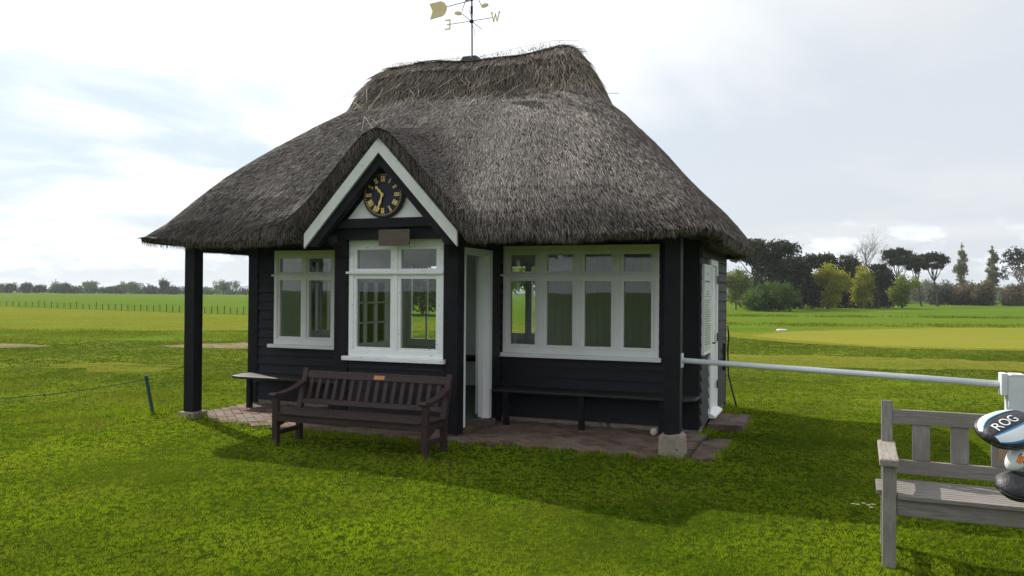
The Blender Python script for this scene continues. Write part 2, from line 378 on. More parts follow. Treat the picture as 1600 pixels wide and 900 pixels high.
for i in range(81):
    X = -2200+55*i; vs.append((X, 3000, -1)); vs.append((X, 3000, 7+10*math.sin(i*.37)+6*math.sin(i*1.1+1)))
hills.add(vs, [(2*i, 2*i+2, 2*i+3, 2*i+1) for i in range(80)])
vs = [(x, y-700, -1) for x, y, z in vs[::2]]; 
ho = hills.build('hills', G_far); tag(ho, kind='structure')

# brick paving
PAVE = [(-6.12, -1.12), (-5.6, -1.5), (-4.6, -1.62), (-3.2, -1.62), (-1.6, -1.55), (-.2, -1.48), (.12, -1.42), (.14, .0), (-6.12, .0)]
def inpoly(x, y, P):
    r = False
    for i in range(len(P)):
        (x1, y1), (x2, y2) = P[i], P[i-1]
        if (y1 > y) != (y2 > y) and x < (x2-x1)*(y-y1)/(y2-y1)+x1: r = not r
    return r
pv = empty('pavement', loc(0, 0, 0), -T0); tag(pv, kind='structure')
bk = MB(); shades = []; c45 = math.cos(math.pi/4)
for i in range(-90, 90):
    for j in range(-90, 90):
        c = (i-j) % 4
        if c == 0: w, h = 2, 1
        elif c == 3: w, h = 1, 2
        else: continue
        cx, cy = (i+w/2)*.105, (j+h/2)*.105
        a, b = cx*c45-cy*c45-3, cx*c45+cy*c45-.7
        if not inpoly(a, b, PAVE): continue
        mt = Matrix.Translation((a, b, random.uniform(-.003, .003))) @ Matrix.Rotation(math.pi/4+random.uniform(-.012, .012), 4, 'Z') @ Matrix.Rotation(random.uniform(-.012, .012), 4, 'X')
        bk.box(-w*.0525+.005, w*.0525-.005, -h*.0525+.005, h*.0525-.005, -.02, .028, mt); sh = random.random(); shades += [sh]*6
bo = bk.build('brick_paving', 'brick', pv, bevel=.003, fix=False)
bo.data.attributes.new('shade', 'FLOAT', 'FACE').data.foreach_set('value', shades)
MB().add([(a, b, .014) for a, b in PAVE], [tuple(range(len(PAVE)))]).build('paving_joints', 'mortar', pv)
k = MB().prism([(.13, -1.40), (.12, -.55), (.24, -.30), (.40, -.32), (.40, -.62), (.33, -1.42), (.22, -1.5)], -.02, .03, 'z').build('kerb_strip', 'step', pv, bevel=.012)

# ================================================================== HUT
H = empty('thatched_hut', loc(0, 0, 0), -T0)
tag(H, 'small black weatherboarded hut with white windows under a thick grey thatched roof', 'hut')
AL = -6.23; DB = 2.56; ZT = 2.34

def cut(u0, u1, z0, z1, ops):
    R = [(u0, u1, z0, z1)]
    for (p, q, r, s) in ops:
        o = []
        for (a, b, c, d) in R:
            if q <= a or p >= b or s <= c or r >= d: o.append((a, b, c, d)); continue
            if a < p: o.append((a, p, c, d))
            if q < b: o.append((q, b, c, d))
            m0, m1 = max(a, p), min(b, q)
            if c < r: o.append((m0, m1, c, r))
            if s < d: o.append((m0, m1, s, d))
        R = o
    return R
def wall(u0, u1, z0, z1, ops, place, mname='black', step=.125, lining=True, name='wall'):
    """lapped boards on the outside (y<0 is outside), lining inside; place: matrix wall frame -> hut frame"""
    mb = MB()
    z = z0
    while z < z1-.01:
        zt = min(z+step, z1)
        for (a, b, c, d) in cut(u0, u1, z, zt, ops):
            o0 = -.036+(c-z)*.1; o1 = -.010
            w = random.uniform(-.0015, .0015)
            vs = [(a, o0+w, c-.004), (b, o0+w, c-.004), (b, 0, c-.004), (a, 0, c-.004), (a, o1+w, d), (b, o1+w, d), (b, 0, d), (a, 0, d)]
            mb.add([place @ Vector(v) for v in vs], [(0, 3, 2, 1), (4, 5, 6, 7), (0, 1, 5, 4), (1, 2, 6, 5), (2, 3, 7, 6), (3, 0, 4, 7)])
        z = zt
    for (a, b, c, d) in cut(u0, u1, z0, z1, ops): mb.box(a, b, .001, .05, c, d, place)
    o = mb.build(name, mname, H)
    if lining:
        li = MB()
        for (a, b, c, d) in cut(u0, u1, z0, z1, ops):
            u = a
            while u < b-.001:
                u2 = min(u+.11, b); li.box(u+.002, u2-.002, .056, .075, c, d, place); u = u2
            li.box(a, b, .051, .0555, c, d, place)
        li.build('wall_lining', 'lining', H)
    return o
def PM(o, ang): return Matrix.Translation(o) @ Matrix.Rotation(ang, 4, 'Z')
front = Matrix.Identity(4)                                   # u = a
right = PM((0, 0, 0), math.pi/2)                             # u = b, outside is +a
back = PM((0, DB, 0), math.pi)                               # u = -a
left = PM((AL, 0, 0), -math.pi/2)                            # u = -b
bayf = PM((0, -1.31, 0), 0)
bayr = PM((-2.42, 0, 0), math.pi/2)
bayl = PM((-3.93, 0, 0), -math.pi/2)
WL = (-5.80, -4.80, .86, 2.15); WR = (-2.40+.02, -.45, .86, 2.17); WB = (-3.76, -2.56, .86, 2.19)
wall(AL+.15, -3.95, .08, ZT, [(WL[0], WL[1], .84, WL[3])], front)
wall(-2.40, -.16, .08, ZT, [(WR[0], WR[1], .84, WR[3])], front)
wall(.02, DB-.1, .10, ZT, [(.66, 1.34, 0, 2.02)], right, 'black_side', .128)
BW = [(2.60, 3.36, .86, 2.10), (4.42, 5.10, .72, 2.10), (5.36, 5.94, .72, 2.10)]
wall(.1, 6.13, .08, ZT, BW, back)
wall(-DB+.1, -.1, .08, ZT, [(-1.98, -1.28, .86, 2.15)], left)
wall(-3.78, -2.56, .1, ZT-.15, [(WB[0], WB[1], .84, WB[3])], bayf)
wall(-.37, 0, .08, ZT, [], bayr, lining=False)
wall(-1.18, -.37, 2.10, ZT, [], bayr, lining=False)
wall(0, 1.2, .08, ZT, [(.16, 1.04, .84, 1.80)], bayl)
pl = MB()
pl.box(-6.21, -3.97, -.012, .06, -.02, .10).box(-2.4, -.02, -.012, .06, -.02, .10).box(-.05, .004, .02, DB-.02, -.05, .11).box(-3.9, -2.45, -1.30, -1.2, -.05, .11).box(-3.94, -3.88, -1.25, -.02, -.02, .1)
pl.box(-6.22, 0, DB-.04, DB, -.02, .1).box(AL, AL+.05, 0, DB, -.02, .1)
pl.build('plinth', 'concrete', H)
fr = MB()          # corner posts and wall plates
for (a0, a1, b0, b1, z0) in ((AL-.012, AL+.15, -.04, .1, .02), (-.17, .012, -.045, .05, .06), (-.12, .02, DB-.1, DB+.02, .02), (AL-.01, AL+.1, DB-.1, DB+.02, .02),
                             (-3.96, -3.78, -1.35, -1.2, .05), (-2.56, -2.385, -1.35, -1.18, .05), (-2.54, -2.395, -.06, .04, .05), (-4.08, -3.95, -.04, .05, .05)):
    MB().box(a0, a1, b0, b1, z0, ZT-.02).build('corner_post', 'beam', H, bevel=.006)
bm_ = MB()
bm_.box(AL-.1, -3.97, -1.39, -1.24, 2.20, 2.36).box(-2.36, .10, -1.39, -1.24, 2.20, 2.36)      # verandah beams
bm_.box(AL-.06, AL+.08, -1.24, DB, 2.21, 2.35).box(-.10, .06, -1.24, DB, 2.21, 2.35)
bm_.box(AL, 0, -.03, .09, 2.20, 2.33).box(-3.97, -3.90, -1.2, 0, 2.21, 2.35).box(-2.46, -2.37, -1.2, 0, 2.22, 2.35)
bm_.build('beam', 'beam', H, bevel=.005)
MB().box(AL+.09, -.09, .04, DB-.09, 2.262, 2.285).box(-3.88, -2.47, -1.24, .04, 2.262, 2.285).build('ceiling', 'ceil', H)
MB().box(AL+.09, -.09, .08, DB-.09, .06, .115).box(-3.88, -2.47, -1.24, .08, .06, .115).build('floor', 'carpet', H)
MB().box(-6.0, -.3, DB-.42, DB-.085, .555, .60).box(-6.0, -.3, DB-.12, DB-.08, .50, .555).build('inner_shelf', 'beam', H)
MB().box(-1.05, -.15, 1.1, 2.3, .80, .84).box(-1.0, -.2, 1.2, 2.2, .12, .80).build('counter', 'lining', H)

# verandah posts
for (pa, blk) in ((-6.045, 0), (-.06, 1)):
    p = MB().box(pa-.0775, pa+.0775, -1.3875, -1.2325, .08 if not blk else .215, 2.22).build('post', 'beam', H, bevel=.008)
    if blk: q = MB().prism([(pa-.13, -.05), (pa+.125, -.05), (pa+.115, .20), (pa+.08, .235), (pa-.02, .215), (pa-.10, .225), (pa-.12, .205)], -1.43, -1.19)
    else: q = MB().box(pa-.12, pa+.125, -1.43, -1.18, -.03, .082)
    q = q.build('post_base', 'concrete', p, bevel=.012)

def window(name, place, u0, u1, z0, z1, ztr, npan, edge=.075, mull=.10, sill=True, m='white', grid=None, sillx=.07, lab=None):
    """casement window: frame mesh, a pane per light, a sill. ztr None: no transom"""
    f = MB(); y0, y1 = -.045, .05
    f.box(u0, u1, y0, y1, z1-edge, z1, place); f.box(u0, u1, y0, y1, z0, z0+.075, place)
    f.box(u0, u0+edge*.7, y0, y1, z0+.075, z1-edge, place); f.box(u1-edge*.7, u1, y0, y1, z0+.075, z1-edge, place)
    W_ = (u1-u0-1.4*edge-(npan-1)*mull*.6)/npan
    lights = []
    for i in range(npan):
        a = u0+.7*edge+i*(W_+mull*.6); b = a+W_
        if i < npan-1: f.box(b, b+mull*.6, y0, y1, z0+.075, z1-edge, place)
        rows = [(z0+.075, ztr-.025), (ztr+.025, z1-edge)] if ztr else [(z0+.075, z1-edge)]
        if ztr: f.box(a, b, y0, y1, ztr-.025, ztr+.025, place)
        for (c, d) in rows:                                  # sash
            s = mull*.23+.012; c2 = c+.03; d2 = d-.035
            f.box(a, b, y0+.012, y1-.01, c, c2, place); f.box(a, b, y0+.012, y1-.01, d2, d, place)
            f.box(a, a+s, y0+.012, y1-.01, c2, d2, place); f.box(b-s, b, y0+.012, y1-.01, c2, d2, place)
            lights.append((a+s, b-s, c2, d2))
            if grid:
                for gx in range(1, grid[0]):
                    t = a+s+(b-a-2*s)*gx/grid[0]; f.box(t-.011, t+.011, y0+.02, y1-.02, c2, d2, place)
                for gz in range(1, grid[1]):
                    t = c2+(d2-c2)*gz/grid[1]
                    for gx in range(grid[0]):
                        w2 = (b-a-2*s)/grid[0]; f.box(a+s+gx*w2+.011, a+s+(gx+1)*w2-.011, y0+.021, y1-.021, t-.011, t+.011, place)
    if ztr:                                                  # drip moulding over the transom
        f.box(u0-.025, u1+.01, y0-.032, y0-.001, ztr-.006, ztr+.022, place)
    o = f.build(name, m, H, bevel=.004)
    for (a, b, c, d) in lights:
        MB().box(a-.004, b+.004, -.004, .001, c-.004, d+.004, place).build('pane', 'glass', o)
    if sill:
        MB().box(u0-sillx, u1+.03, -.10, -.03, z0-.05, z0-.001, place).build('sill', m, o, bevel=.006)
    return o
window('window', front, *WL, 1.80, 2)
window('window', front, *WR, 1.80, 4, mull=.12)
wb = window('window', bayf, *WB, 1.80, 2, m='white_old', edge=.085, mull=.10, sillx=.06); wb['label'] = 'bay window with flaking white paint'
window('window', back, *BW[0], 1.84, 2, edge=.06, mull=.07)
window('window', back, BW[1][0], BW[1][1], BW[1][2], BW[1][3], None, 1, grid=(2, 3), edge=.05, mull=.05)
window('window', back, BW[2][0], BW[2][1], BW[2][2], BW[2][3], None, 1, grid=(2, 3), edge=.05, mull=.05)
window('window', bayl, .16, 1.04, .86, 1.80, None, 1, grid=(3, 3), edge=.06, mull=.05)
window('window', left, -1.98, -1.28, .86, 2.15, 1.80, 2, edge=.06, mull=.07)

# open doorway in the bay side
d = MB(); b0, b1, zt = -1.18, -.37, 2.10
d.box(b0, b0+.05, -.035, .06, .10, zt, bayr); d.box(b1-.09, b1, -.035, .06, .10, zt, bayr); d.box(b1-.12, b1-.092, .02, .095, .10, zt-.07, bayr)
d.box(b0+.05, b1-.09, -.035, .06, zt-.08, zt, bayr)
dj = d.build('door_frame', 'white', H, bevel=.004)
MB().box(b0+.0, b1, -.09, .12, .03, .10, bayr).build('threshold', 'step', H, bevel=.008)
lf = MB(); lm = bayr @ Matrix.Translation((b1-.02, .15, 0)) @ Matrix.Rotation(rad(6), 4, 'Z')
lf.box(0, .72, -.02, .02, .13, 2.0, lm)
dl = lf.build('door', 'white', H, bevel=.003)
kn = MB().tube([lm @ Vector((.66, -.05, 1.0)), lm @ Vector((.66, -.02, 1.0))], [.022, .012], 10).build('handle', 'iron', dl)

# side door
sd = MB()
sd.box(.66, .72, -.05, .04, .12, 2.02, right).box(1.27, 1.34, -.05, .04, .12, 2.02, right).box(.72, 1.27, -.05, .04, 1.95, 2.02, right)
sdf = sd.build('door_frame', 'white', H, bevel=.004)
sl_ = MB().box(.725, 1.265, -.018, .02, .15, 1.945, right)
for (z0, z1) in ((.22, .95), (1.07, 1.52), (1.58, 1.90)):
    for (u0, u1) in ((.78, .97), (1.02, 1.21)): sl_.box(u0, u1, -.024, -.0185, z0, z1, right)
sdo = sl_.build('door', 'white', H, bevel=.003)
for z in (.45, 1.05, 1.78): MB().box(1.25, 1.30, -.062, -.05, z-.05, z+.05, right).build('hinge', 'iron', sdo)
MB().tube([right @ Vector((.80, -.02, 1.0)), right @ Vector((.80, -.075, 1.0)), right @ Vector((.89, -.075, 1.0))], .009, 8).build('handle', 'iron', sdo)
MB().prism([(-.12, .10), (-.02, .10), (-.02, .17), (-.05, .17), (-.12, .125)], .62, 1.36, 'y')
ds = MB().add([right @ Vector(v) for v in ((.63, -.11, .10), (1.37, -.11, .10), (1.37, -.02, .10), (.63, -.02, .10), (.63, -.11, .125), (1.37, -.11, .125), (1.37, -.02, .175), (.63, -.02, .175))],
             [(0, 3, 2, 1), (4, 5, 6, 7), (0, 1, 5, 4), (1, 2, 6, 5), (2, 3, 7, 6), (3, 0, 4, 7)]).build('door_sill', 'white_old', H, bevel=.004)

# gable over the bay
GA, GB = -3.18, -1.715
g0 = MB().prism([(-4.20, 2.18), (-2.23, 2.18), (-2.25, 2.22), (-3.21, 3.22), (-4.18, 2.22)], -1.495, -1.36).build('gable', 'beam', H)
for sgn in (-1, 1):
    bb = MB().prism([(GA, 3.265), (GA+sgn*.945, 2.235), (GA+sgn*.945, 2.07), (GA, 3.10)] if sgn > 0 else
                    [(GA, 3.265), (GA, 3.10), (GA-.945, 2.07), (GA-.945, 2.235)], GB, GB+.035)
    bb.build('bargeboard', 'barge', H, bevel=.004)
    MB().prism([(GA, 3.10), (GA+sgn*.92, 2.10), (GA+sgn*.80, 2.10), (GA, 2.965)] if sgn > 0 else
               [(GA, 3.10), (GA, 2.965), (GA-.80, 2.10), (GA-.92, 2.10)], GB+.036, GB+.13).build('rafter', 'beam', H, bevel=.004)
    cx = GA-.64 if sgn < 0 else GA+.78
    MB().prism([(-1.351, 1.98), (-1.40, 1.98), (-1.45, 2.03), (-1.50, 2.10), (-1.60, 2.13), (-1.60, 2.22), (-1.351, 2.22)], cx-.06, cx+.06, 'x').build('bracket', 'beam', H, bevel=.004)
MB().box(-3.96, -2.50, -1.57, -1.497, 2.30, 2.405).build('gable_beam', 'beam', H, bevel=.005)
MB().prism([(-3.685, 2.406), (-2.715, 2.406), (-3.20, 2.94)], -1.508, -1.4955).build('gable_panel', 'white', H)
MB().box(-3.95, -2.5, -1.46, -1.352, 2.19, 2.299).build('lintel', 'beam', H)

# hose / cable at the back corner
MB().tube([(.03, 2.62, 1.15), (.05, 2.62, 1.0), (.035, 2.63, .8), (.05, 2.60, .45), (.12, 2.52, .2), (.19, 2.40, .0)], .012, 6).build('cable', 'iron', H, smooth=True)
MB().box(0.03, .06, 2.1, 2.16, .55, .92).build('conduit', 'iron', H)

# ---- thatched roof
AM = -2.975; A0 = -3.18
def interp(z, T):
    zs = [t[0] for t in T]
    return [float(np.interp(z, zs, [t[i] for t in T])) for i in range(1, len(T[0]))]
# z : aL, aR, bF, bB, radius   (top surface from eave to ridge)
TT = [(2.22, -6.60, .385, -1.815, 3.04, .36), (2.32, -6.46, .335, -1.79, 3.0, .40), (2.42, -6.33, .27, -1.73, 2.93, .42), (2.65, -6.17, .08, -1.55, 2.74, .45), (3.0, -5.90, -.23, -1.20, 2.38, .45), (3.4, -5.52, -.59, -.80, 1.98, .45),
      (3.75, -5.13, -.95, -.42, 1.63, .42), (3.98, -4.84, -1.23, -.14, 1.37, .38), (4.10, -4.76, -1.32, .02, 1.24, .36)]
CAP = [(4.03, -4.82, -1.27, -.06, 1.33, .40), (4.14, -4.78, -1.32, .03, 1.24, .36), (4.35, -4.70, -1.42, .15, 1.12, .3), (4.55, -4.54, -1.55, .28, .99, .25), (4.67, -4.38, -1.66, .42, .85, .18), (4.72, -4.18, -1.85, .56, .71, .06)]
def rrect(aL, aR, bF, bB, r, nf=150, ns=60, nc=18):
    r = min(r, (aR-aL)/2-.001, (bB-bF)/2-.001); P = []
    for i in range(nf): P.append((aL+r+(aR-aL-2*r)*i/nf, bF))
    for i in range(nc): t = -math.pi/2+math.pi/2*i/nc; P.append((aR-r+r*math.cos(t), bF+r+r*math.sin(t)))
    for i in range(ns): P.append((aR, bF+r+(bB-bF-2*r)*i/ns))
    for i in range(nc): t = math.pi/2*i/nc; P.append((aR-r+r*math.cos(t), bB-r+r*math.sin(t)))
    for i in range(nf//2): P.append((aR-r-(aR-aL-2*r)*i/(nf//2), bB))
    for i in range(nc): t = math.pi/2+math.pi/2*i/nc; P.append((aL+r+r*math.cos(t), bB-r+r*math.sin(t)))
    for i in range(ns): P.append((aL, bB-r-(bB-bF-2*r)*i/ns))
    for i in range(nc): t = math.pi+math.pi/2*i/nc; P.append((aL+r+r*math.cos(t), bF+r+r*math.sin(t)))
    return P
DX = [0, .15, .35, .6, .85, 1.1, 1.35, 1.6, 1.9, 2.6]; DZ = [3.37, 3.31, 3.12, 2.86, 2.61, 2.41, 2.28, 2.2, 2.0, .5]
def smax(a, b, k):
    h = max(0., min(1., .5+.5*(a-b)/k)); return b*(1-h)+a*h+k*h*(1-h)
def zout(a, b): 
    x = abs(a-A0); return float(np.interp(x, DX, DZ))+.17*(b+1.74)
def zin(a, b):
    x = abs(a-A0); return 3.27-1.09*math.sqrt(x*x+.0009)+.15*(b+1.7)
def lump(a, b, z):
    return .018*math.sin(a*3.1+z*2)+.014*math.sin(a*6.7+1.3+z*4.1)+.010*math.sin(b*5.3+a*2.2+z*7)
ROOF_V = []; ROOF_F = []; ring_info = []
def ring(P, zf, off=0.):
    o = len(ROOF_V)
    for a, b in P: ROOF_V.append((a, b, zf(a, b)))
    return o, len(P)
rings = []
def topz(zb):
    def f(a, b):
        z = zb+lump(a, b, 3)*.9
        if b < 1.0: z = smax(z, zout(a, b), .26)-.0
        return z
    return f
def push(P, amt):                       # the eave draws back round the gable
    return [(a, b+amt*math.exp(-((a-A0)/.95)**4) if b < -1.3 else b) for a, b in P]
und = [(2.55, .55), (2.38, .38), (2.20, .18)]
for zb, ins in und:                     # underside
    P = push(rrect(-6.60+ins, .38-ins, -1.80+ins, 3.04-ins, .36), .02)
    rings.append(ring(P, lambda a, b, zb=zb: max(zb, zin(a, b)+.01) if b < -.9 else zb))
def eave_lift(a, b):                    # eaves a touch higher at the corners
    return .05*math.exp(-((a-.3)/.5)**2)+.05*math.exp(-((a+6.5)/.6)**2) if b < -.6 else 0
P = push(rrect(-6.46, .25, -1.68, 2.9, .30), .0); rings.append(ring(P, lambda a, b: max(2.115+eave_lift(a, b)+lump(a, b, 1)*.5, zin(a, b)) if b < -.9 else 2.11))
P = push(rrect(-6.60, .37, -1.80, 3.03, .34), .06); rings.append(ring(P, lambda a, b: smax(2.14+eave_lift(a, b)+lump(a, b, 1)*.5, zin(a, b)*.6+zout(a, b)*.4, .05) if b < -.9 else 2.15))
P = push(rrect(-6.60, .39, -1.82, 3.05, .36), .07); rings.append(ring(P, lambda a, b: smax(2.19+eave_lift(a, b)*.8, zin(a, b)*.2+zout(a, b)*.8-.02, .06) if b < -.9 else 2.23))
n_edge = len(rings)
for zb in (2.25, 2.33, 2.42, 2.55, 2.7, 2.85, 3.0, 3.15, 3.3, 3.45, 3.6, 3.75, 3.9, 4.0, 4.08):
    q = interp(zb, TT); P = rrect(*q)
    if zb < 2.35: P = push(P, .05)
    rings.append(ring(P, topz(zb)))
main_last = len(rings)
def stitch(a, b, F):
    (o1, n), (o2, _) = a, b
    for i in range(n): F.append((o1+i, o1+(i+1) % n, o2+(i+1) % n, o2+i))
for i in range(main_last-1): stitch(rings[i], rings[i+1], ROOF_F)
me = bpy.data.meshes.new('roof'); me.from_pydata(ROOF_V, [], ROOF_F); me.materials.append(M['thatch'])
me.polygons.foreach_set('use_smooth', [True]*len(me.polygons)); roof = bpy.data.objects.new('roof', me); COL.objects.link(roof); roof.parent = H
# ridge cap
CV = []; CF = []
def capring(q, dz=0, rag=0.):
    o = len(CV)
    for a, b in rrect(*q[1:]): CV.append((a, b, q[0]+dz+lump(a, b, 3)*.8+rag*(math.sin(a*9)+math.sin(b*11+a*4))+.03*math.exp(-((a+1.9)/.5)**2)-.02*math.exp(-((a+3.0)/.4)**2)))
    return o, len(rrect(*q[1:]))
cr = [capring((3.96, -4.80, -1.32, .06, 1.20, .36)), capring((3.98, -4.84, -1.26, -.05, 1.31, .40), 0, .010)] + [capring(q) for q in CAP]
for i in range(len(cr)-1): stitch(cr[i], cr[i+1], CF)
CF.append(tuple(cr[-1][0]+i for i in range(cr[-1][1])))
me = bpy.data.meshes.new('ridge_cap'); me.from_pydata(CV, [], CF); me.materials.append(M['thatch'])
me.polygons.foreach_set('use_smooth', [True]*len(me.polygons)); rcap = bpy.data.objects.new('ridge_cap', me); COL.objects.link(rcap); rcap.parent = roof

def straws(V, F, n, ln, wd, name, m, parent, jit, lift, shade_pow=1.6, wn=None, ext=.0):
    V = np.array(V); Q = np.array([f for f in F if len(f) == 4])
    A, B, C, D = V[Q[:, 0]], V[Q[:, 1]], V[Q[:, 2]], V[Q[:, 3]]
    nn = np.cross(B-A, D-A); ar = np.linalg.norm(nn, axis=1)
    if wn is not None: w = ar*wn(A, nn/(ar[:, None]+1e-9))
    else: w = ar
    idx = rng.choice(len(Q), n, p=w/w.sum())
    u = rng.random((n, 1)); v = rng.random((n, 1))
    P = (A[idx]*(1-u)+B[idx]*u)*(1-v)+(D[idx]*(1-u)+C[idx]*u)*v
    nrm = nn[idx]/(ar[idx][:, None]+1e-9)
    dn = (A[idx]-D[idx])*(1-u)+(B[idx]-C[idx])*u; dn /= (np.linalg.norm(dn, axis=1, keepdims=True)+1e-9)
    side = np.cross(nrm, dn)
    Dd = dn+side*rng.normal(0, jit, (n, 1))+nrm*(lift+rng.random((n, 1))*lift)
    L_ = ln*(.5+rng.random(n)); Wd = wd*(.6+.8*rng.random(n))
    facing = nrm+side*rng.normal(0, .4, (n, 1))
    # straw tone: slow noise over the surface, paler towards the right end
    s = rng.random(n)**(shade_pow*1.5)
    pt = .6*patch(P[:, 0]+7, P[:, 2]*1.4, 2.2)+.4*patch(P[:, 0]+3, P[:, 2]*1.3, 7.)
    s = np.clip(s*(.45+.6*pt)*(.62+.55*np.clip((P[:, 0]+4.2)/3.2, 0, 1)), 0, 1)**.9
    return cards(P+nrm*.004, Dd, facing, L_, Wd, name, m, parent, shade=s, taper=.25)
main_F = ROOF_F[240*0:]
def vis(A, n): return np.where((A[:, 1] > 1.2), .35, 1.)
per = rings[0][1]
topF = ROOF_F[(n_edge-3)*per:]
edgeF = ROOF_F[(n_edge-4)*per:(n_edge+1)*per]
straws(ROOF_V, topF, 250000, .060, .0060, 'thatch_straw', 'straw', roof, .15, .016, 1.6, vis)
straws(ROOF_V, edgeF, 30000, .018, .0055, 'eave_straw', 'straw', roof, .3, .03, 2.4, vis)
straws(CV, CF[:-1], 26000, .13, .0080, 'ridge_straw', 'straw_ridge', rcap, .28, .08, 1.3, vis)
# loose long stalks lying on the thatch and along the ridge
n = 44; P = np.array([[random.uniform(-5.0, -2.0), random.uniform(-.5, .2), 0] for _ in range(n)])
P[:, 2] = [float(np.interp(b, [-1.16, -.36, -.1, .03, .17, .3, .44], [3.0, 3.75, 3.98, 4.12, 4.35, 4.55, 4.68]))+.07 for b in P[:, 1]]
cards(P, np.array([[random.uniform(-1, 1), -.35-.3*random.random(), -.45-.2*random.random()] for _ in range(n)]), np.tile([0., -.7, .7], (n, 1)), rng.uniform(.15, .5, n), np.full(n, .0055), 'loose_straw', 'straw_ridge', rcap, kind='stuff', shade=rng.uniform(.6, 1, n))
n = 300; P = np.stack([rng.uniform(-4.45, -1.65, n), rng.uniform(.5, .75, n), np.full(n, 4.72)], 1); P[:, 2] += .045*np.exp(-((P[:, 0]+1.9)/.5)**2)
P[:, 2] -= .12*np.clip(np.abs(P[:, 0]+3.05)-1.15, 0, 1)**1.0
cards(P, np.stack([rng.normal(0, .6, n), rng.normal(-.5, .5, n), rng.uniform(.1, .7, n)], 1), np.tile([0., -1., .2], (n, 1)), rng.uniform(.04, .10, n), np.full(n, .006), 'ridge_stubble', 'straw_ridge', rcap, kind='stuff')
# wire netting standing slightly proud of the ridge
wr = MB(); zr = 4.80
for off in (0.,):
    pts = [(-4.98, .1, 4.12), (-4.78, .4, 4.45), (-4.5, .6, 4.70), (-4.3, .63, 4.79), (-3.6, .63, 4.78), (-3.0, .63, 4.76), (-2.5, .63, 4.82), (-1.95, .63, 4.87), (-1.62, .63, 4.83), (-1.50, .6, 4.62), (-1.36, .55, 4.36), (-1.20, .4, 4.06)]
    wr.tube(pts, .0022, 4)
for i in range(64):
    x = -4.35+i*.042; wr.tube([(x, .60, 4.72), (x+.02, .63, 4.79+.05*math.exp(-((x+1.9)/.5)**2))], .0012, 3)
wr.tube([(-1.42, .35, 4.08), (-1.06, .45, 4.07)], .003, 5)
wr.build('netting', 'wire', rcap)

# ---- clock
ck = hut_empty('wall_clock', -3.205, -1.509, 2.66); tag(ck, 'round navy clock with gold Roman numerals on the white gable panel', 'clock')
def disc(r, y0, y1, n=56, rin=None):
    mb = MB()
    if rin is None: mb.prism([(r*math.cos(2*math.pi*i/n), r*math.sin(2*math.pi*i/n)) for i in range(n)], y0, y1)
    else:
        for i in range(n):
            t0, t1 = 2*math.pi*i/n, 2*math.pi*(i+1)/n
            vs = [(q*math.cos(t), y, q*math.sin(t)) for y in (y0, y1) for t in (t0, t1) for q in (rin, r)]
            mb.add(vs, [(0, 1, 3, 2), (4, 6, 7, 5), (0, 4, 5, 1), (2, 3, 7, 6), (0, 2, 6, 4), (1, 5, 7, 3)])
    return mb
disc(.258, -.045, 0).build('clock_case', 'clock_rim', ck, bevel=.008)
disc(.238, -.052, -.0455).build('dial', 'dial', ck)
num = MB()
def stroke(mb, p, q, w, y0=-.058, y1=-.0525):
    p = Vector(p); q = Vector(q); d = (q-p).normalized(); n_ = Vector((-d.y, d.x))*w/2
    mb.prism([tuple(p-n_), tuple(q-n_), tuple(q+n_), tuple(p+n_)], y0, y1)
M['gold'].node_tree.nodes['Principled BSDF'].inputs['Metallic'].default_value = .1
R_ = ['XII', 'I', 'II', 'III', 'IIII', 'V', 'VI', 'VII', 'VIII', 'IX', 'X', 'XI']
for h, s_ in enumerate(R_):
    th = math.pi/2-h*math.pi/6; wd = {'I': .014, 'V': .026, 'X': .026}; tot = sum(wd[c] for c in s_); x = -tot/2
    def tr(u, v):
        rr = .176+v; up = Vector((math.cos(th), math.sin(th))); rt = Vector((math.sin(th), -math.cos(th)))
        return tuple(up*rr+rt*u)
    hh = .027
    for c in s_:
        w = wd[c]; xc = x+w/2
        if c == 'I': stroke(num, tr(xc, -hh), tr(xc, hh), .0100)
        elif c == 'V': stroke(num, tr(x+.004, hh), tr(xc, -hh), .0105); stroke(num, tr(x+w-.004, hh), tr(xc, -hh), .0055, -.0575)
        else: stroke(num, tr(x+.004, hh), tr(x+w-.004, -hh), .0105); stroke(num, tr(x+w-.004, hh), tr(x+.004, -hh), .0055, -.0575)
        x += w
    stroke(num, tr(-tot/2, hh), tr(tot/2, hh), .005, -.0585); stroke(num, tr(-tot/2, -hh), tr(tot/2, -hh), .005, -.0585)
for i in range(60):
    t = math.pi/2-i*math.pi/30; r0 = .219 if i % 5 else .214
    stroke(num, (r0*math.cos(t), r0*math.sin(t)), (.229*math.cos(t), .229*math.sin(t)), .008)
num.build('numerals', 'gold', ck)
def hand(ang, L_, name, y):
    t = math.pi/2-ang; u = Vector((math.cos(t), math.sin(t))); r_ = Vector((math.sin(t), -math.cos(t)))
    out = [(-.02, .006), (.0, .012), (.25*L_, .008), (.45*L_, .017), (.62*L_, .009), (.74*L_, .010), (.78*L_, .021), (L_, .0)]
    poly = [tuple(u*a+r_*w) for a, w in out]+[tuple(u*a-r_*w) for a, w in reversed(out[:-1])]
    MB().prism(poly, y-.004, y).build(name, 'gold', ck)
hand(2*math.pi*(10.55/12), .135, 'hour_hand', -.062); hand(2*math.pi*33/60, .20, 'minute_hand', -.068)
disc(.016, -.076, -.060, 16).build('hub', 'gold', ck)

# ---- brown name plaque under the gable
pq = MB().box(-.19, .19, -.02, 0, -.0875, .0875).build('wooden_plaque', 'plaque', None, bevel=.004)
pq.location = loc(-3.04, -1.585, 2.185); pq.rotation_euler = (0, 0, -T0); tag(pq, 'plain brown wooden plaque fixed over the bay window below the clock', 'plaque')

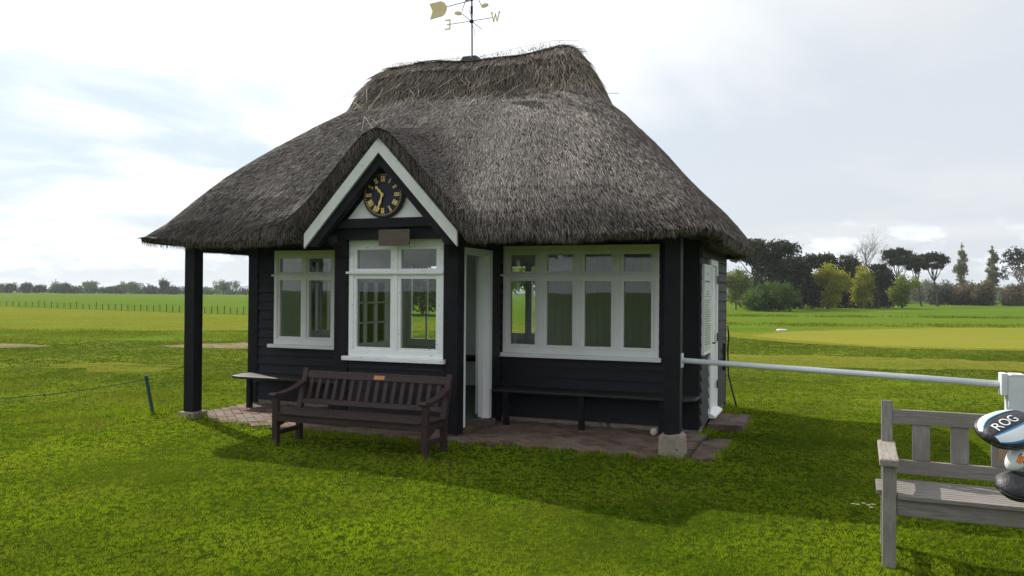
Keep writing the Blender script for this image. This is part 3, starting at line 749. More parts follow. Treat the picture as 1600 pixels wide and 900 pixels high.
# ---- notice board on the side wall
nb = empty('notice_board', loc(.045, .36, 1.42), -T0+math.pi/2); tag(nb, 'tall white framed notice board screwed to the black side wall next to the white door', 'notice board')
MB().box(-.33, .33, -.0, .025, -.50, .50).build('panel', 'board', nb)
f = MB(); f.box(-.34, .34, -.012, .02, .50, .52).box(-.34, .34, -.012, .02, -.52, -.50).box(-.34, -.325, -.012, .02, -.5, .5).box(.325, .34, -.012, .02, -.5, .5)
f.build('frame', 'white', nb)
tx = MB(); tx.box(-.20, .20, -.003, -.001, .315, .335).box(-.05, .05, -.003, -.001, .20, .215).box(-.07, .07, -.003, -.001, .17, .185).box(-.31, .31, -.003, -.001, .145, .15)
tx.box(-.02, .02, -.003, -.001, .40, .43)
z = .10
random.seed(3)
while z > -.44:
    x = -.28
    tx.box(x, x+.03, -.003, -.001, z, z+.009); x += .06; e = random.uniform(.05, .27)
    while x < e: w = random.uniform(.02, .07); tx.box(x, x+w, -.003, -.001, z, z+.008); x += w+.012
    z -= .027
tx.build('printed_lines', 'greyink', nb)

# ---- brick step by the side door
sp = MB()
for i in range(2):
    for j in range(4): sp.box(.055+i*.205, .255+i*.205, .33+j*.235, .56+j*.235, .0, .085)
st = sp.build('door_step', 'step', None, bevel=.008); st.location = loc(0, 0, 0); st.rotation_euler = (0, 0, -T0); tag(st, 'low reddish brick step on the grass outside the white side door', 'step')

# ---- wall seats
def wall_seat(name, pts, legs, label, z=.45):
    r = hut_empty(name, 0, 0, 0); tag(r, label, 'bench')
    MB().prism(pts, z-.035, z, 'z').build('seat', M['white_seat'] if name == '_' else 'seatwood', r, bevel=.012)
    for (a, b) in legs:
        MB().box(a-.03, a+.03, b-.03, b+.03, .02, z-.036).build('leg', 'beam', r)
        MB().box(a-.028, a+.028, b, -.04, z-.09, z-.037).build('bearer', 'beam', r)
    return r
M['seatwood'] = mat('worn_black_seat', (.009, .009, .010), (.018, .017, .018), rough=.6, scale=6, stretch=(1, 8, 8), spec=.5)
M['seat_pale'] = mat('worn_grey_seat', (.30, .29, .27), (.20, .19, .18), rough=.5, scale=6, stretch=(1, 8, 8), spec=.4)
wl = wall_seat('plank_bench', [(-6.15, -.045), (-6.20, -.20), (-6.13, -.50), (-5.95, -.56), (-4.15, -.52), (-4.08, -.045)], [(-5.87, -.45), (-4.6, -.42)], 'weathered plank seat on the left of the hut with its end lit by the sun')
wl.children[0].data.materials[0] = M['seat_pale']
wall_seat('plank_bench', [(-2.36, -.045), (-2.36, -.44), (-.08, -.44), (.02, -.36), (.03, -.045)], [(-2.2, -.36), (-1.27, -.36), (-.35, -.36)], 'long black plank seat fixed below the four light window')

# ---- weather vane
wv = hut_empty('weather_vane', -3.12, .62, 4.68); tag(wv, 'weather vane with cream letters, crossed golf clubs and arrow above the thatched ridge', 'weather vane')
wv.scale = (1, 1, 1.10)
MB().tube([(0, 0, 0), (-.004, 0, .3), (-.012, 0, .80)], .011, 8).build('pole', 'iron', wv)
MB().tube([(-.012, 0, .61), (-.012, 0, .70)], .017, 10).build('collar', 'iron', wv); MB().tube([(-.012, 0, .50), (-.012, 0, .53)], .028, 10).build('collar', 'iron', wv)
MB().add([(-.14, -.16, -.02), (.14, -.16, -.02), (.14, .12, -.02), (-.14, .12, -.02), (-.10, -.10, .07), (.10, -.10, .07), (.10, .1, .07), (-.10, .1, .07)], [(0, 3, 2, 1), (4, 5, 6, 7), (0, 1, 5, 4), (1, 2, 6, 5), (2, 3, 7, 6), (3, 0, 4, 7)]).build('saddle', 'iron', wv, bevel=.01)
MB().tube([(-.34, 0, .512), (.30, 0, .530)], .0045, 6).tube([(-.012, -.3, .515), (-.012, .34, .515)], .0045, 6).build('compass_arm', 'iron', wv)
def strk3(mb, c, segs, w, y0=-.004, y1=.004):
    for (p, q) in segs: stroke(mb, (c[0]+p[0], c[1]+p[1]), (c[0]+q[0], c[1]+q[1]), w, y0, y1)
e = MB(); strk3(e, (-.335, .512), [((0, -.06), (0, .06)), ((.007, .055), (-.075, .055)), ((0, 0), (-.045, 0)), ((.007, -.055), (-.075, -.055))], .016); e.build('letter', 'vane', wv)
w_ = MB(); strk3(w_, (.335, .53), [((-.055, .06), (-.025, -.055)), ((-.025, -.055), (0, .045)), ((0, .045), (.025, -.055)), ((.025, -.055), (.055, .06)), ((-.072, .058), (-.04, .058)), ((.04, .058), (.072, .058))], .014); w_.build('letter', 'vane', wv)
MB().tube([(-.56, 0, .715), (-.30, 0, .745), (.0, 0, .775), (.55, 0, .83)], .0055, 6).build('arrow_rod', 'iron', wv)
fl = [(-.64, .60), (-.60, .70), (-.65, .80), (-.47, .815), (-.42, .79), (-.385, .745), (-.385, .70), (-.41, .65), (-.45, .625)]
MB().prism(fl, -.005, .005).build('arrow_tail', 'vane', wv)
MB().prism([(.50, .77), (.50, .88), (.66, .845)], -.005, .005).build('arrow_head', 'vane', wv)
for sg in (-1, 1):
    hd = Vector((-.20, 0, .635)) if sg < 0 else Vector((.165, 0, .69))
    cl = MB().tube([hd+Vector((-.03*sg, 0, .0)), (-.012-.12*sg, 0, 1.02)] if False else [hd+Vector((.04*-sg, 0, .01)), Vector((-.012+.085*sg, 0, .80)), Vector((-.012-.10*sg, 0, 1.12))], .005, 6).build('golf_club', 'iron', wv)
    MB().prism([(hd.x+sg*(.055*math.cos(t))+.012*sg, hd.z+.024*math.sin(t)+.006*math.cos(t)) for t in [i*math.pi/10 for i in range(20)]], -.008, .008).build('club_head', 'vane', cl)
MB().prism([(-.115, .80), (-.10, .775), (-.04, .782), (-.012, .765), (.05, .79), (.10, .775), (.12, .80), (.05, .825), (.03, .95), (.05, 1.1), (-.02, 1.2), (-.05, 1.05), (-.03, .92), (-.06, .83)], -.006, .006).build('figure_plate', 'navy', wv)
MB().tube([(-.05, 0, .72), (-.05, 0, .66), (-.02, 0, .57), (0, .0, .47), (.03, 0, .40), (.03, 0, .33)], .003, 5).build('loose_wire', 'wire', wv)

# ---- white barrier rail
br = empty('barrier_rail', (0, 0, 0)); tag(br, 'white tubular barrier rail running from the verandah post to a square white post', 'railing')
pA = loc(.018, -1.31, .945); pB = gp(1562, 600, .92)
dirr = (pB-pA).normalized()
MB().tube([pA, pB], .026, 14).build('rail', 'rail', br, smooth=True)
o = MB().box(0, .014, -.05, .05, -.07, .07).build('wall_plate', 'rail', br, bevel=.003); o.location = loc(.0185, -1.31, .945); o.rotation_euler = (0, 0, -T0)
pc = Vector((pB.x+.09, pB.y-.06, 0))
ang = math.atan2(dirr.y, dirr.x)
o = MB().box(-.065, .065, -.065, .065, -.05, .985).prism([(-.065, .985), (.065, .985), (.06, .999), (.04, 1.008), (-.04, 1.008), (-.06, .999)], -.066, .066).build('post', 'rail', br, bevel=.006); o.location = pc; o.rotation_euler = (0, 0, ang+.35)
for sg in (-1, 1):
    q = MB().box(-.022, .022, -.055, .055, -.085, .085).build('bracket', 'rail', br, bevel=.005); q.location = pc+Vector((math.cos(ang+.35), math.sin(ang+.35), 0))*(.0875*sg)+Vector((0, 0, .925)); q.rotation_euler = (0, 0, ang+.35)
p3 = pc+Vector((math.cos(ang), math.sin(ang), 0))*4
MB().tube([pc+dirr*.11+Vector((0, 0, .92)), p3+Vector((0, 0, .92))], .026, 14).build('rail', 'rail', br, smooth=True)
o = MB().box(-.065, .065, -.065, .065, -.05, .99).build('post', 'rail', br, bevel=.006); o.location = p3; o.rotation_euler = (0, 0, ang)

# ---- dark memorial bench
def dark_bench():
    r = hut_empty('garden_bench', -3.955, -2.47, 0); tag(r, 'dark stained slatted garden bench with a small brass plate, on the grass before the bay', 'bench')
    r.scale = (1, .88, .83)
    Wd, Dp = 1.78, .52; w = 'dkwood'; lean = .16
    for x in (0, Wd-.065):
        MB().box(x, x+.065, 0, .065, 0, .615).build('leg', w, r, bevel=.006)
        MB().prism([(Dp-.07, 0), (Dp, 0), (Dp+.01, .42), (Dp+lean, .90), (Dp+lean-.06, .92), (Dp-.06, .42)], x, x+.06, 'x').build('leg', w, r, bevel=.006)
        xa = x-.012
        MB().prism([(-.05, .615), (-.055, .645), (-.03, .665), (.12, .655), (.32, .685), (Dp+.05, .765), (Dp+.05, .715), (.32, .64), (.10, .61)], xa, xa+.085, 'x').build('armrest', w, r, bevel=.008)
        MB().box(x+.012, x+.05, .066, Dp-.071, .14, .195).build('stretcher', w, r, bevel=.004)
        MB().prism([(.066, .33), (.066, .255), (.12, .25), (.18, .27), (.25, .32), (Dp-.071, .33), (Dp-.071, .385), (.066, .385)], x+.012, x+.05, 'x').build('side_rail', w, r, bevel=.004)
    s = MB()
    for i in range(5): s.box(.005 if i else .066, Wd-.005 if i else Wd-.066, -.02+i*.098, .065+i*.098, .40, .425)
    s.build('seat', w, r, bevel=.005)
    MB().box(.066, Wd-.066, .004, .035, .315, .398).build('front_rail', w, r, bevel=.005)
    k = lean/.48
    def Y(z): return Dp-.035+(z-.42)*k
    mt = lambda z0, z1, x0, x1, dy0, dy1, mb: mb.add([(x0, Y(z0)+dy0, z0), (x1, Y(z0)+dy0, z0), (x1, Y(z0)+dy1, z0), (x0, Y(z0)+dy1, z0), (x0, Y(z1)+dy0, z1), (x1, Y(z1)+dy0, z1), (x1, Y(z1)+dy1, z1), (x0, Y(z1)+dy1, z1)],
                     [(0, 3, 2, 1), (4, 5, 6, 7), (0, 1, 5, 4), (1, 2, 6, 5), (2, 3, 7, 6), (3, 0, 4, 7)])
    b = MB(); mt(.795, .885, .061, Wd-.066, -.02, .015, b); mt(.475, .535, .061, Wd-.066, -.02, .015, b); b.build('back_rail', w, r, bevel=.005)
    b = MB()
    for i in range(16):
        x = .10+i*(Wd-.26)/15; mt(.537, .793, x, x+.045, -.010, .006, b)
    b.build('backrest', w, r, bevel=.003)
    b = MB(); mt(.815, .862, .885, 1.01, -.024, -.0205, b); b.build('brass_plate', 'brass', r)
dark_bench()

# ---- silver-grey teak bench, right foreground
def grey_bench():
    r = empty('garden_bench', (2.19, 4.775, 0), -.40); tag(r, 'silver grey weathered wooden bench with broad back slats, cut by the right edge', 'bench')
    Wd, Dp = 1.75, .50; lean = .05
    for x in (0, Wd-.072):
        MB().box(x, x+.075, 0, .072, 0, .60).build('leg', 'grey_wood_v', r, bevel=.004)
        MB().prism([(Dp-.065, 0), (Dp, 0), (Dp, .42), (Dp+lean, .92), (Dp+lean-.05, .925), (Dp-.065, .42)], x+.005, x+.07, 'x').build('leg', 'grey_wood_v', r, bevel=.004)
        MB().prism([(-.045, .602), (-.045, .640), (-.03, .648), (.16, .648), (.30, .66), (Dp+.01, .668), (Dp+.0, .63), (.28, .622), (.14, .602)], x-.018, x+.085, 'x').build('armrest', 'grey_wood_side', r, bevel=.006)
        MB().box(x+.02, x+.055, .073, Dp-.066, .15, .205).build('stretcher', 'grey_wood_side', r, bevel=.003)
        MB().box(x+.02, x+.055, .073, Dp-.066, .34, .41).build('side_rail', 'grey_wood_side', r, bevel=.003)
    s = MB()
    for i in range(9):
        y = -.012+i*.054
        if i == 0: s.box(.08, Wd-.08, y, y+.046, .408, .434)
        else: s.box(-.03 if y > .075 and y < Dp-.12 else .08, Wd+.03 if y > .075 and y < Dp-.12 else Wd-.08, y, y+.046, .408, .434)
    s.build('seat', 'grey_wood', r, bevel=.004)
    MB().box(.0755, Wd-.073, .012, .045, .31, .405).build('front_rail', 'grey_wood', r, bevel=.004)
    def Y(z): return Dp-.034+max(0, z-.42)*.1
    b = MB()
    for z0, z1 in ((.78, .87), (.47, .555)): b.add([(x, Y(z)+d_, z) for z in (z0, z1) for x, d_ in ((.071, -.02), (Wd-.068, -.02), (Wd-.068, .015), (.071, .015))], [(0, 3, 2, 1), (4, 5, 6, 7), (0, 1, 5, 4), (1, 2, 6, 5), (2, 3, 7, 6), (3, 0, 4, 7)])
    b.build('back_rail', 'grey_wood', r, bevel=.004)
    def slat(x0, x1):
        return MB().add([(x, Y(z)+d_, z) for z in (.556, .779) for x, d_ in ((x0, -.008), (x1, -.008), (x1, .010), (x0, .010))], [(0, 3, 2, 1), (4, 5, 6, 7), (0, 1, 5, 4), (1, 2, 6, 5), (2, 3, 7, 6), (3, 0, 4, 7)]).build('back_slat', 'grey_wood_v', r, bevel=.003)
    for x in (.185, .400): slat(x, x+.10)
    cs = slat(.62, .98)
    for x in (1.14, 1.36): slat(x, x+.10)
    pl_ = MB().box(-.135, .135, -.006, 0, -.075, .075).build('memorial_plate', 'tanplate', cs, bevel=.002); pl_.location = (.79, Y(.67)-.009, .675)
    ek = MB()
    for rr in (.034, .048):
        for i in range(28):
            if rr > .04 and i % 2: continue
            t = 2*math.pi*i/28; t1 = t+.15
            stroke(ek, (rr*math.cos(t), rr*math.sin(t)), (rr*math.cos(t1), rr*math.sin(t1)), .0035 if rr < .04 else .006, -.009, -.0065)
    for i in range(12):
        t = 2*math.pi*i/12; stroke(ek, (.052*math.cos(t), .052*math.sin(t)), (.062*math.cos(t), .062*math.sin(t)), .004, -.009, -.0065)
    E_ = [((-.019, -.013), (-.019, .013)), ((-.021, .012), (-.005, .012)), ((-.019, 0), (-.008, 0)), ((-.021, -.012), (-.005, -.012)),
          ((.004, -.013), (.004, .013)), ((.003, .012), (.014, .011)), ((.015, .011), (.015, .001)), ((.004, 0), (.014, 0)), ((.009, 0), (.019, -.013))]
    strk3(ek, (0, 0), E_, .0045, -.0095, -.0065)
    ek.build('emblem', 'ink', pl_)
M['grey_wood_side'] = mat('silvered_teak_side', (.20, .175, .155), (.29, .26, .23), rough=.78, scale=6, stretch=(12, 1.2, 12), bump=.5, bscale=10)
M['tanplate'] = mat('tan_plate', (.34, .25, .15), (.27, .19, .11), rough=.45, scale=7)
grey_bench()

# ---- golf bag just beyond the right edge, club covers reaching into view
def golf():
    M['bagcloth'] = mat('black_bag_cloth', (.012, .012, .014), (.02, .02, .024), rough=.7, scale=30)
    M['leather'] = mat('black_leatherette', (.012, .012, .015), (.022, .022, .026), rough=.5, scale=14, bump=1, bscale=24, spec=.5)
    M['cwhite'] = mat('white_leatherette', (.72, .76, .78), rough=.35, bump=.2, bscale=14)
    M['cblue'] = mat('blue_stripe', (.02, .22, .48), rough=.4)
    M['orange'] = mat('orange_panel', (.75, .22, .05), rough=.4)
    M['steel'] = mat('brushed_steel', (.35, .35, .36), rough=.35, metal=.9)
    B = empty('golf_bag', (2.30, 3.02, 0)); tag(B, 'black golf bag standing just past the right edge', 'golf bag')
    MB().tube([(0, 0, 0.0), (0, 0, .05), (-.02, 0, .5), (-.05, 0, .84), (-.055, 0, .87)], [.12, .13, .13, .13, .138], 24).build('bag_body', 'bagcloth', B, smooth=True)
    MB().tube([(.13, 0, .2), (.17, 0, .25), (.16, 0, .55), (.11, 0, .6)], [.05, .07, .07, .04], 12).build('pocket', 'bagcloth', B, smooth=True)
    # driver cover: domed crown over a flat sole; u along toe->heel, v back->front, w up
    def cover(name, c, L_, Wd_, Ht, rot, label, striped):
        r = empty(name, c, rot=rot); tag(r, label, 'club cover')
        NU, NV = 40, 24
        def halfw(u):                                # u in -1..1 (toe .. heel)
            return Wd_*(max(0, 1-abs(u)**2.6))**.5*(1-.12*u)
        def top(u, v):
            hw = halfw(u)+1e-6; q = max(0, 1-(v/hw)**2*.96); return Ht*(max(0, 1-abs(u)**3)**.5)*q**.55
        def quadpatch(mb, u0, u1, t0, t1, off, nu=16, nt=8):
            vs = []
            for i in range(nu+1):
                for j in range(nt+1):
                    u = u0+(u1-u0)*i/nu; t = t0+(t1-t0)*j/nt; v = t*halfw(u)*.999; vs.append((u*L_, v, top(u, v)+off))
            mb.add(vs, [(i*(nt+1)+j, (i+1)*(nt+1)+j, (i+1)*(nt+1)+j+1, i*(nt+1)+j+1) for i in range(nu) for j in range(nt)])
        body = MB(); vs = []; fs = []
        for i in range(NU+1):
            u = -math.cos(math.pi*i/NU)*.998
            for j in range(NV+1): v = -math.cos(math.pi*j/NV)*halfw(u); vs.append((u*L_, v, top(u, v)))
        n0 = len(vs)
        for i in range(NU+1):
            u = -math.cos(math.pi*i/NU)*.998
            for j in range(NV+1): t = -math.cos(math.pi*j/NV); v = t*halfw(u)*1.0; vs.append((u*L_*.995, v, -.038*(1-abs(t)**3)*(1-abs(u)**4)))
        k = NV+1
        for i in range(NU):
            for j in range(NV):
                fs.append((i*k+j, (i+1)*k+j, (i+1)*k+j+1, i*k+j+1)); fs.append((n0+i*k+j+1, n0+(i+1)*k+j+1, n0+(i+1)*k+j, n0+i*k+j))
        body.add(vs, fs); bo = body.build('cover_shell', 'leather', r, smooth=True)
        pts = [(halfw(u)*0+u*L_, -halfw(u), .0) for u in [-math.cos(math.pi*i/30)*.985 for i in range(31)]]
        MB().tube(pts, .0035, 6).build('piping', 'leather', bo)
        if striped:
            w = MB(); quadpatch(w, -.93, .95, .55, .86, .0016); quadpatch(w, -.90, .95, -.86, -.42, .0016); w.build('white_panel', 'cwhite', bo, smooth=True)
            bl = MB(); quadpatch(bl, -.93, .95, .49, .56, .002); quadpatch(bl, -.92, .95, -.42, -.35, .002); quadpatch(bl, -.9, .95, -.92, -.86, .002); bl.build('blue_stripe', 'cblue', bo, smooth=True)
            tcv = bpy.data.curves.new('lettering', 'FONT'); tcv.body = 'ROG'; tcv.size = .050; tcv.extrude = 0; tcv.resolution_u = 6
            to = bpy.data.objects.new('tmp', tcv); COL.objects.link(to); dg = bpy.context.evaluated_depsgraph_get()
            tm = bpy.data.meshes.new_from_object(to.evaluated_get(dg)); bpy.data.objects.remove(to)
            bm = bmesh.new(); bm.from_mesh(tm); bmesh.ops.subdivide_edges(bm, edges=[e for e in bm.edges if e.calc_length() > .01], cuts=3); bmesh.ops.triangulate(bm, faces=bm.faces[:])
            for v in bm.verts:
                x, y = v.co.x*1.0-.090, v.co.y*.95-.016
                v.co = (x, y, top(x/L_, min(max(y, -.9*halfw(x/L_)), .9*halfw(x/L_)))+.0024)
            bm.to_mesh(tm); bm.free(); tm.materials.clear(); tm.materials.append(M['cwhite']); lo_ = bpy.data.objects.new('lettering', tm); COL.objects.link(lo_); lo_.parent = bo
        return r
    Y0 = 2.75
    c1 = at(1576, 672, Y0)
    cover('club_cover', c1, .118, .084, .046, (rad(24), rad(-13), rad(24)), 'black driver cover with white panels, blue stripes and ROG lettering, above the grey bench', True)
    # sleeve of that cover and the club running into the bag
    def sleeve(parent_label, pts, rs, name, m, g=None, cat='club cover'):
        pass
    bt = Vector((2.245, 3.02, .87))
    cv = [o for o in bpy.data.objects if o.name == 'club_cover'][0]
    s1 = MB().tube([Vector((.04, -.01, -.012)), Vector((.10, -.03, -.035)), Vector((.18, -.05, -.10)), Vector((.28, -.06, -.20))], [.036, .036, .028, .02], 14).build('sleeve', 'leather', cv, smooth=True)
    c2 = at(1600, 712, 2.72)
    r2 = empty('club_cover', c2, rot=(0, rad(-35), rad(10))); tag(r2, 'white fairway wood cover with orange panels between two black club covers', 'club cover')
    bmm = bmesh.new(); bmesh.ops.create_uvsphere(bmm, u_segments=28, v_segments=18, radius=1)
    for v in bmm.verts: v.co = (v.co.x*.075, v.co.y*.04, v.co.z*.042*(1 if v.co.z > 0 else .7))
    me_ = bpy.data.meshes.new('cover_shell'); bmm.to_mesh(me_); bmm.free(); me_.materials.append(M['cwhite']); me_.polygons.foreach_set('use_smooth', [True]*len(me_.polygons))
    o2 = bpy.data.objects.new('cover_shell', me_); COL.objects.link(o2); o2.parent = r2
    def on2(x, z): return -.0405*math.sqrt(max(0, 1-(x/.075)**2-(z/(.042 if z > 0 else .0294))**2))-.001
    for poly, mm, nm in (([(-.052, .018), (-.03, .031), (-.02, .02), (-.045, .006)], 'orange', 'orange_panel'), ([(-.012, .034), (.02, .036), (.0, .006), (-.02, .0)], 'orange', 'orange_panel'), ([(-.028, .03), (-.018, .032), (-.03, .004), (-.038, .004)], 'bagcloth', 'black_panel')):
        MB().add([(x, on2(x, z)-.0005, z) for x, z in poly], [tuple(range(len(poly)))]).build(nm, mm, o2)
    MB().tube([(.03, 0, -.01), (.09, .02, -.04), (.20, .06, -.11), (.3, .1, -.2)], [.03, .03, .022, .015], 12).build('sleeve', 'leather', r2, smooth=True)
    c3 = at(1606, 762, 2.7)
    r3 = cover('club_cover', c3, .105, .070, .050, (rad(20), rad(0), rad(0)), 'plain black club cover, lowest of the three, in front of the grey bench seat', False)
    MB().tube([Vector((.02, .0, .02)), Vector((.07, .03, .05)), Vector((.16, .1, .08)), Vector((.3, .22, .10))], [.045, .045, .032, .02], 14).build('sleeve', 'leather', r3, smooth=True)
golf()

# ---- rope barrier stakes
def stake(p, top, label):
    r = MB().bar((0, 0, -.08), top, .035, .035, (0, 1, 0)).build('rope_stake', 'green_post', None, bevel=.004); r.location = p
    tag(r, label, 'stake', 'green stakes of the rope barrier'); return r
s1 = gp(241, 648); t1 = at(228, 587, s1.y+.05)
stake(s1, tuple(t1-s1), 'short dark green stake leaning left near the hut post, holding a rope')
s2 = Vector((-9.4, 9.6, 0)); stake(s2, (.02, 0, .5), 'short dark green stake outside the left edge at the far end of the rope')
ra = t1+Vector((0, -.02, -.05)); rb = s2+Vector((.02, -.02, .44)); rp = []
for i in range(33):
    t = i/32; p = ra.lerp(rb, t); p.z -= 4*.235*t*(1-t); rp.append(p)
rp = [ra+Vector((.10, .02, .01)), ra+Vector((.03, 0, .0))]+rp
ro = MB().tube(rp, .005, 6); ro.tube([rp[10]-Vector((.012, 0, 0)), rp[10]+Vector((.012, 0, 0))], .014, 8)
tag(ro.build('rope', 'rope', None), 'thin dark rope sagging from the leaning green stake towards the left edge', 'rope')

# ---- crumpled paper by the post, pale stone on the fairway, daisies
def lumpy(name, p, r, m, sc=(1, 1, .7)):
    bm = bmesh.new(); bmesh.ops.create_icosphere(bm, subdivisions=2, radius=r)
    for v in bm.verts: v.co *= random.uniform(.7, 1.2); v.co = Vector((v.co.x*sc[0], v.co.y*sc[1], v.co.z*sc[2]))
    me_ = bpy.data.meshes.new(name); bm.to_mesh(me_); bm.free(); me_.materials.append(M[m]); o = bpy.data.objects.new(name, me_); COL.objects.link(o); o.location = p; return o
tag(lumpy('crumpled_paper', loc(-.245, -1.33, .225), .033, 'paper', (1, .7, 1.2)), 'crumpled pale scrap tucked beside the concrete block of the right verandah post', 'litter')
tag(MB().prism([(-.25, -.02), (-.16, .15), (.05, .22), (.22, .12), (.25, -.03), (.1, -.2), (-.14, -.18)], -.05, .09, 'z').build('pale_stone', 'stone', None, bevel=.04), 'small white stone lying at the edge of the putting green', 'stone')
bpy.data.objects['pale_stone'].location = gp(1221, 517.5)
dz = []
for (px, py) in ((1340, 798), (1349, 796), (1357, 799), (1364, 798), (1361, 803), (1333, 797)):
    p = gp(px, py)
    if not dz:
        r = empty('daisy', p); 
        MB().tube([(0, 0, 0), (.003, 0, .045)], .0015, 5).build('stem', 'bush_leaves', r)
        pt = MB()
        for i in range(10):
            t = 2*math.pi*i/10; pt.add([(.003, 0, .045), (.014*math.cos(t-.22), .014*math.sin(t-.22), .048), (.018*math.cos(t), .018*math.sin(t), .049), (.014*math.cos(t+.22), .014*math.sin(t+.22), .048)], [(0, 1, 2, 3)])
        pt.build('petals', 'stone', r); MB().tube([(.003, 0, .045), (.003, 0, .051)], .005, 8).build('flower_centre', 'gold', r)
    else: r = copy_tree(dz[0])
    r.location = p; dz.append(r); tag(r, 'tiny white daisy in the lawn just left of the grey bench', 'flower', 'white daisies in the lawn')

# ---- distant post and wire fence on the left
fn = []
ff = 0
gpx = [gp(x, 478+(492-478)*x/390.) for x in range(-40, 560, 10)]
fence = empty('field_fence', gpx[0]); tag(fence, 'low post and wire fence crossing the green field on the left', 'fence')
for p in gpx:
    q = p-gpx[0]; h = .50+random.uniform(-.10, .08); lx = random.uniform(-.05, .05)
    MB().tube([(q.x, q.y, -.1), (q.x+lx, q.y, h)], .028, 5).build('post', 'bark', fence)
wv_ = MB()
for z in (.22, .42): wv_.tube([(p.x-gpx[0].x, p.y-gpx[0].y, z) for p in gpx], .004, 4)
wv_.build('wire', 'bark', fence)

# ================================================================== TREES
def crown(blobs, n, leaf, m, parent, name='crown', shell=.45, clump=.35, flat=0.):
    """blobs: (x,y,z, rx,ry,rz). leaves sit in small clumps spread through each blob, denser near the outside"""
    w = np.array([b[3]*b[5]+b[4]*b[5] for b in blobs]); w = w/w.sum()
    nc = max(20, int(n/14)); bi = rng.choice(len(blobs), nc, p=w); B = np.array(blobs)[bi]
    u = unit(nc); r = (shell+(1-shell)*rng.random(nc))**.6; r = r*(1+.22*rng.normal(0, .5, nc))
    C = B[:, :3]+u*B[:, 3:]*r[:, None]
    ci = rng.integers(0, nc, n); off = rng.normal(0, clump, (n, 3))*[1, 1, 1-.6*flat]
    P = C[ci]+off
    keep = P[:, 2] > .05; P = P[keep]; ci = ci[keep]; n = len(P)
    sh = np.clip(rng.random(nc)[ci]*.7+rng.random(n)*.35, 0, 1)
    return cards(P, unit(n)+[0, 0, .3], unit(n), leaf*(.6+.8*rng.random(n)), leaf*(.5+.5*rng.random(n)), name, m, parent, shade=sh)
def limb(mb, p, q, r0, r1, sag=.1, n=5):
    p = Vector(p); q = Vector(q); L_ = (q-p).length
    pts = [p.lerp(q, i/n)+Vector((random.uniform(-1, 1), random.uniform(-1, 1), 0))*L_*.03*(i > 0)+Vector((0, 0, sag*L_*math.sin(math.pi*i/n)*.3)) for i in range(n+1)]
    mb.tube(pts, [r0+(r1-r0)*i/n for i in range(n+1)], 7)
def tree(name, base, h, blobs, leaves, leaf, lm, label, cat='tree', group=None, trunk=(.2, .6), bark='bark', lean=(0, 0), clump=.35, shell=.45, flat=0.):
    r = empty(name, base); tag(r, label, cat, group)
    t = MB(); top = Vector((lean[0], lean[1], h*trunk[1]))
    limb(t, (0, 0, -.2), top, trunk[0], trunk[0]*.55, 0)
    for b in random.sample(blobs, min(len(blobs), 7)):
        s = top*random.uniform(.6, 1); limb(t, s, (b[0], b[1], b[2]), trunk[0]*.4, trunk[0]*.1)
    t.build('trunk', bark, r)
    crown(blobs, leaves, leaf, lm, r, clump=clump, shell=shell, flat=flat)
    return r
def rblobs(cx, cz, rx, rz, n, s=.45, cy=0, ry=None):
    out = []; ry = ry or rx
    for _ in range(n):
        u = unit(1)[0]*rng.random()**.4
        out.append((cx+u[0]*rx*(1-s*.6), cy+u[1]*ry*(1-s*.6), cz+u[2]*rz*(1-s*.6), rx*s*random.uniform(.7, 1.2), ry*s*random.uniform(.7, 1.2), rz*s*random.uniform(.7, 1.2)))
    return out
PXM = lambda Y: Y/FPX
def place(px, Y): 
    p = at(px, 470, Y); return Vector((p.x, p.y, 0))
def hz(px, py, Y): return at(px, py, Y).z
TG = 'trees beside the golf course'
def ptree(name, px, Y, x0, x1, ytop, ybot, n, leaf, lm, label, nb=10, s=.42, trunkr=.18, group=TG, base=None, clump=.3, shell=.45, flat=0., bark='bark', lean=0., cat='tree', tr=.6):
    b = place(base if base else px, Y); cx = at(px, 470, Y).x-b.x
    zt, zb = hz(px, ytop, Y), max(.1, hz(px, ybot, Y)); rx = (x1-x0)/2*PXM(Y)
    bl = rblobs(cx, (zt+zb)/2, rx, (zt-zb)/2, nb, s)
    if 'bush' in name or 'shrub' in name: bl += [(cx+rx*u_, 0, zb+(zt-zb)*.18, rx*.34, rx*.34, (zt-zb)*.22) for u_ in (-.62, -.25, .2, .6)]
    return tree(name, b, zt, bl, n, leaf, lm, label, cat, group, (trunkr, tr), bark, (cx*.8, 0), clump, shell, flat)
def umbrella_pine(px, Y, x0, x1, ytop, ybot, label, base=None, n=6000, lobes=9, tr=.16):
    b = place(base if base else px, Y); cx = at(px, 470, Y).x-b.x; zt, zb = hz(px, ytop, Y), hz(px, ybot, Y); rx = (x1-x0)/2*PXM(Y); bl = []
    for i in range(lobes):
        u = -1+2*(i+.5)/lobes+random.uniform(-.08, .08); env = math.sqrt(max(0, 1-u*u*.8))
        zc = zb+(zt-zb)*(.42+.36*env*random.uniform(.75, 1.05)); bl.append((cx+u*rx*.84, random.uniform(-.5, .5)*rx*env, zc, rx*.26*random.uniform(.8, 1.2), rx*.3, (zt-zb)*.22))
    for i in range(lobes):
        u = random.uniform(-.8, .8); bl.append((cx+u*rx*.8, random.uniform(-.7, .7)*rx, zb+(zt-zb)*random.uniform(.2, .55), rx*.22, rx*.25, (zt-zb)*.15))
    r = empty('pine_tree', b); tag(r, label, 'tree', TG); t = MB(); fork = Vector((cx*.7, 0, zb*.72))
    limb(t, (0, 0, -.2), fork, tr, tr*.7, 0)
    for q in bl[:lobes]: limb(t, fork, (q[0], q[1], q[2]-.1), tr*.45, tr*.15, -.2)
    t.build('trunk', 'bark', r); crown(bl, n, .20, 'pine_needles', r, clump=.16, shell=.5, flat=.6); return r

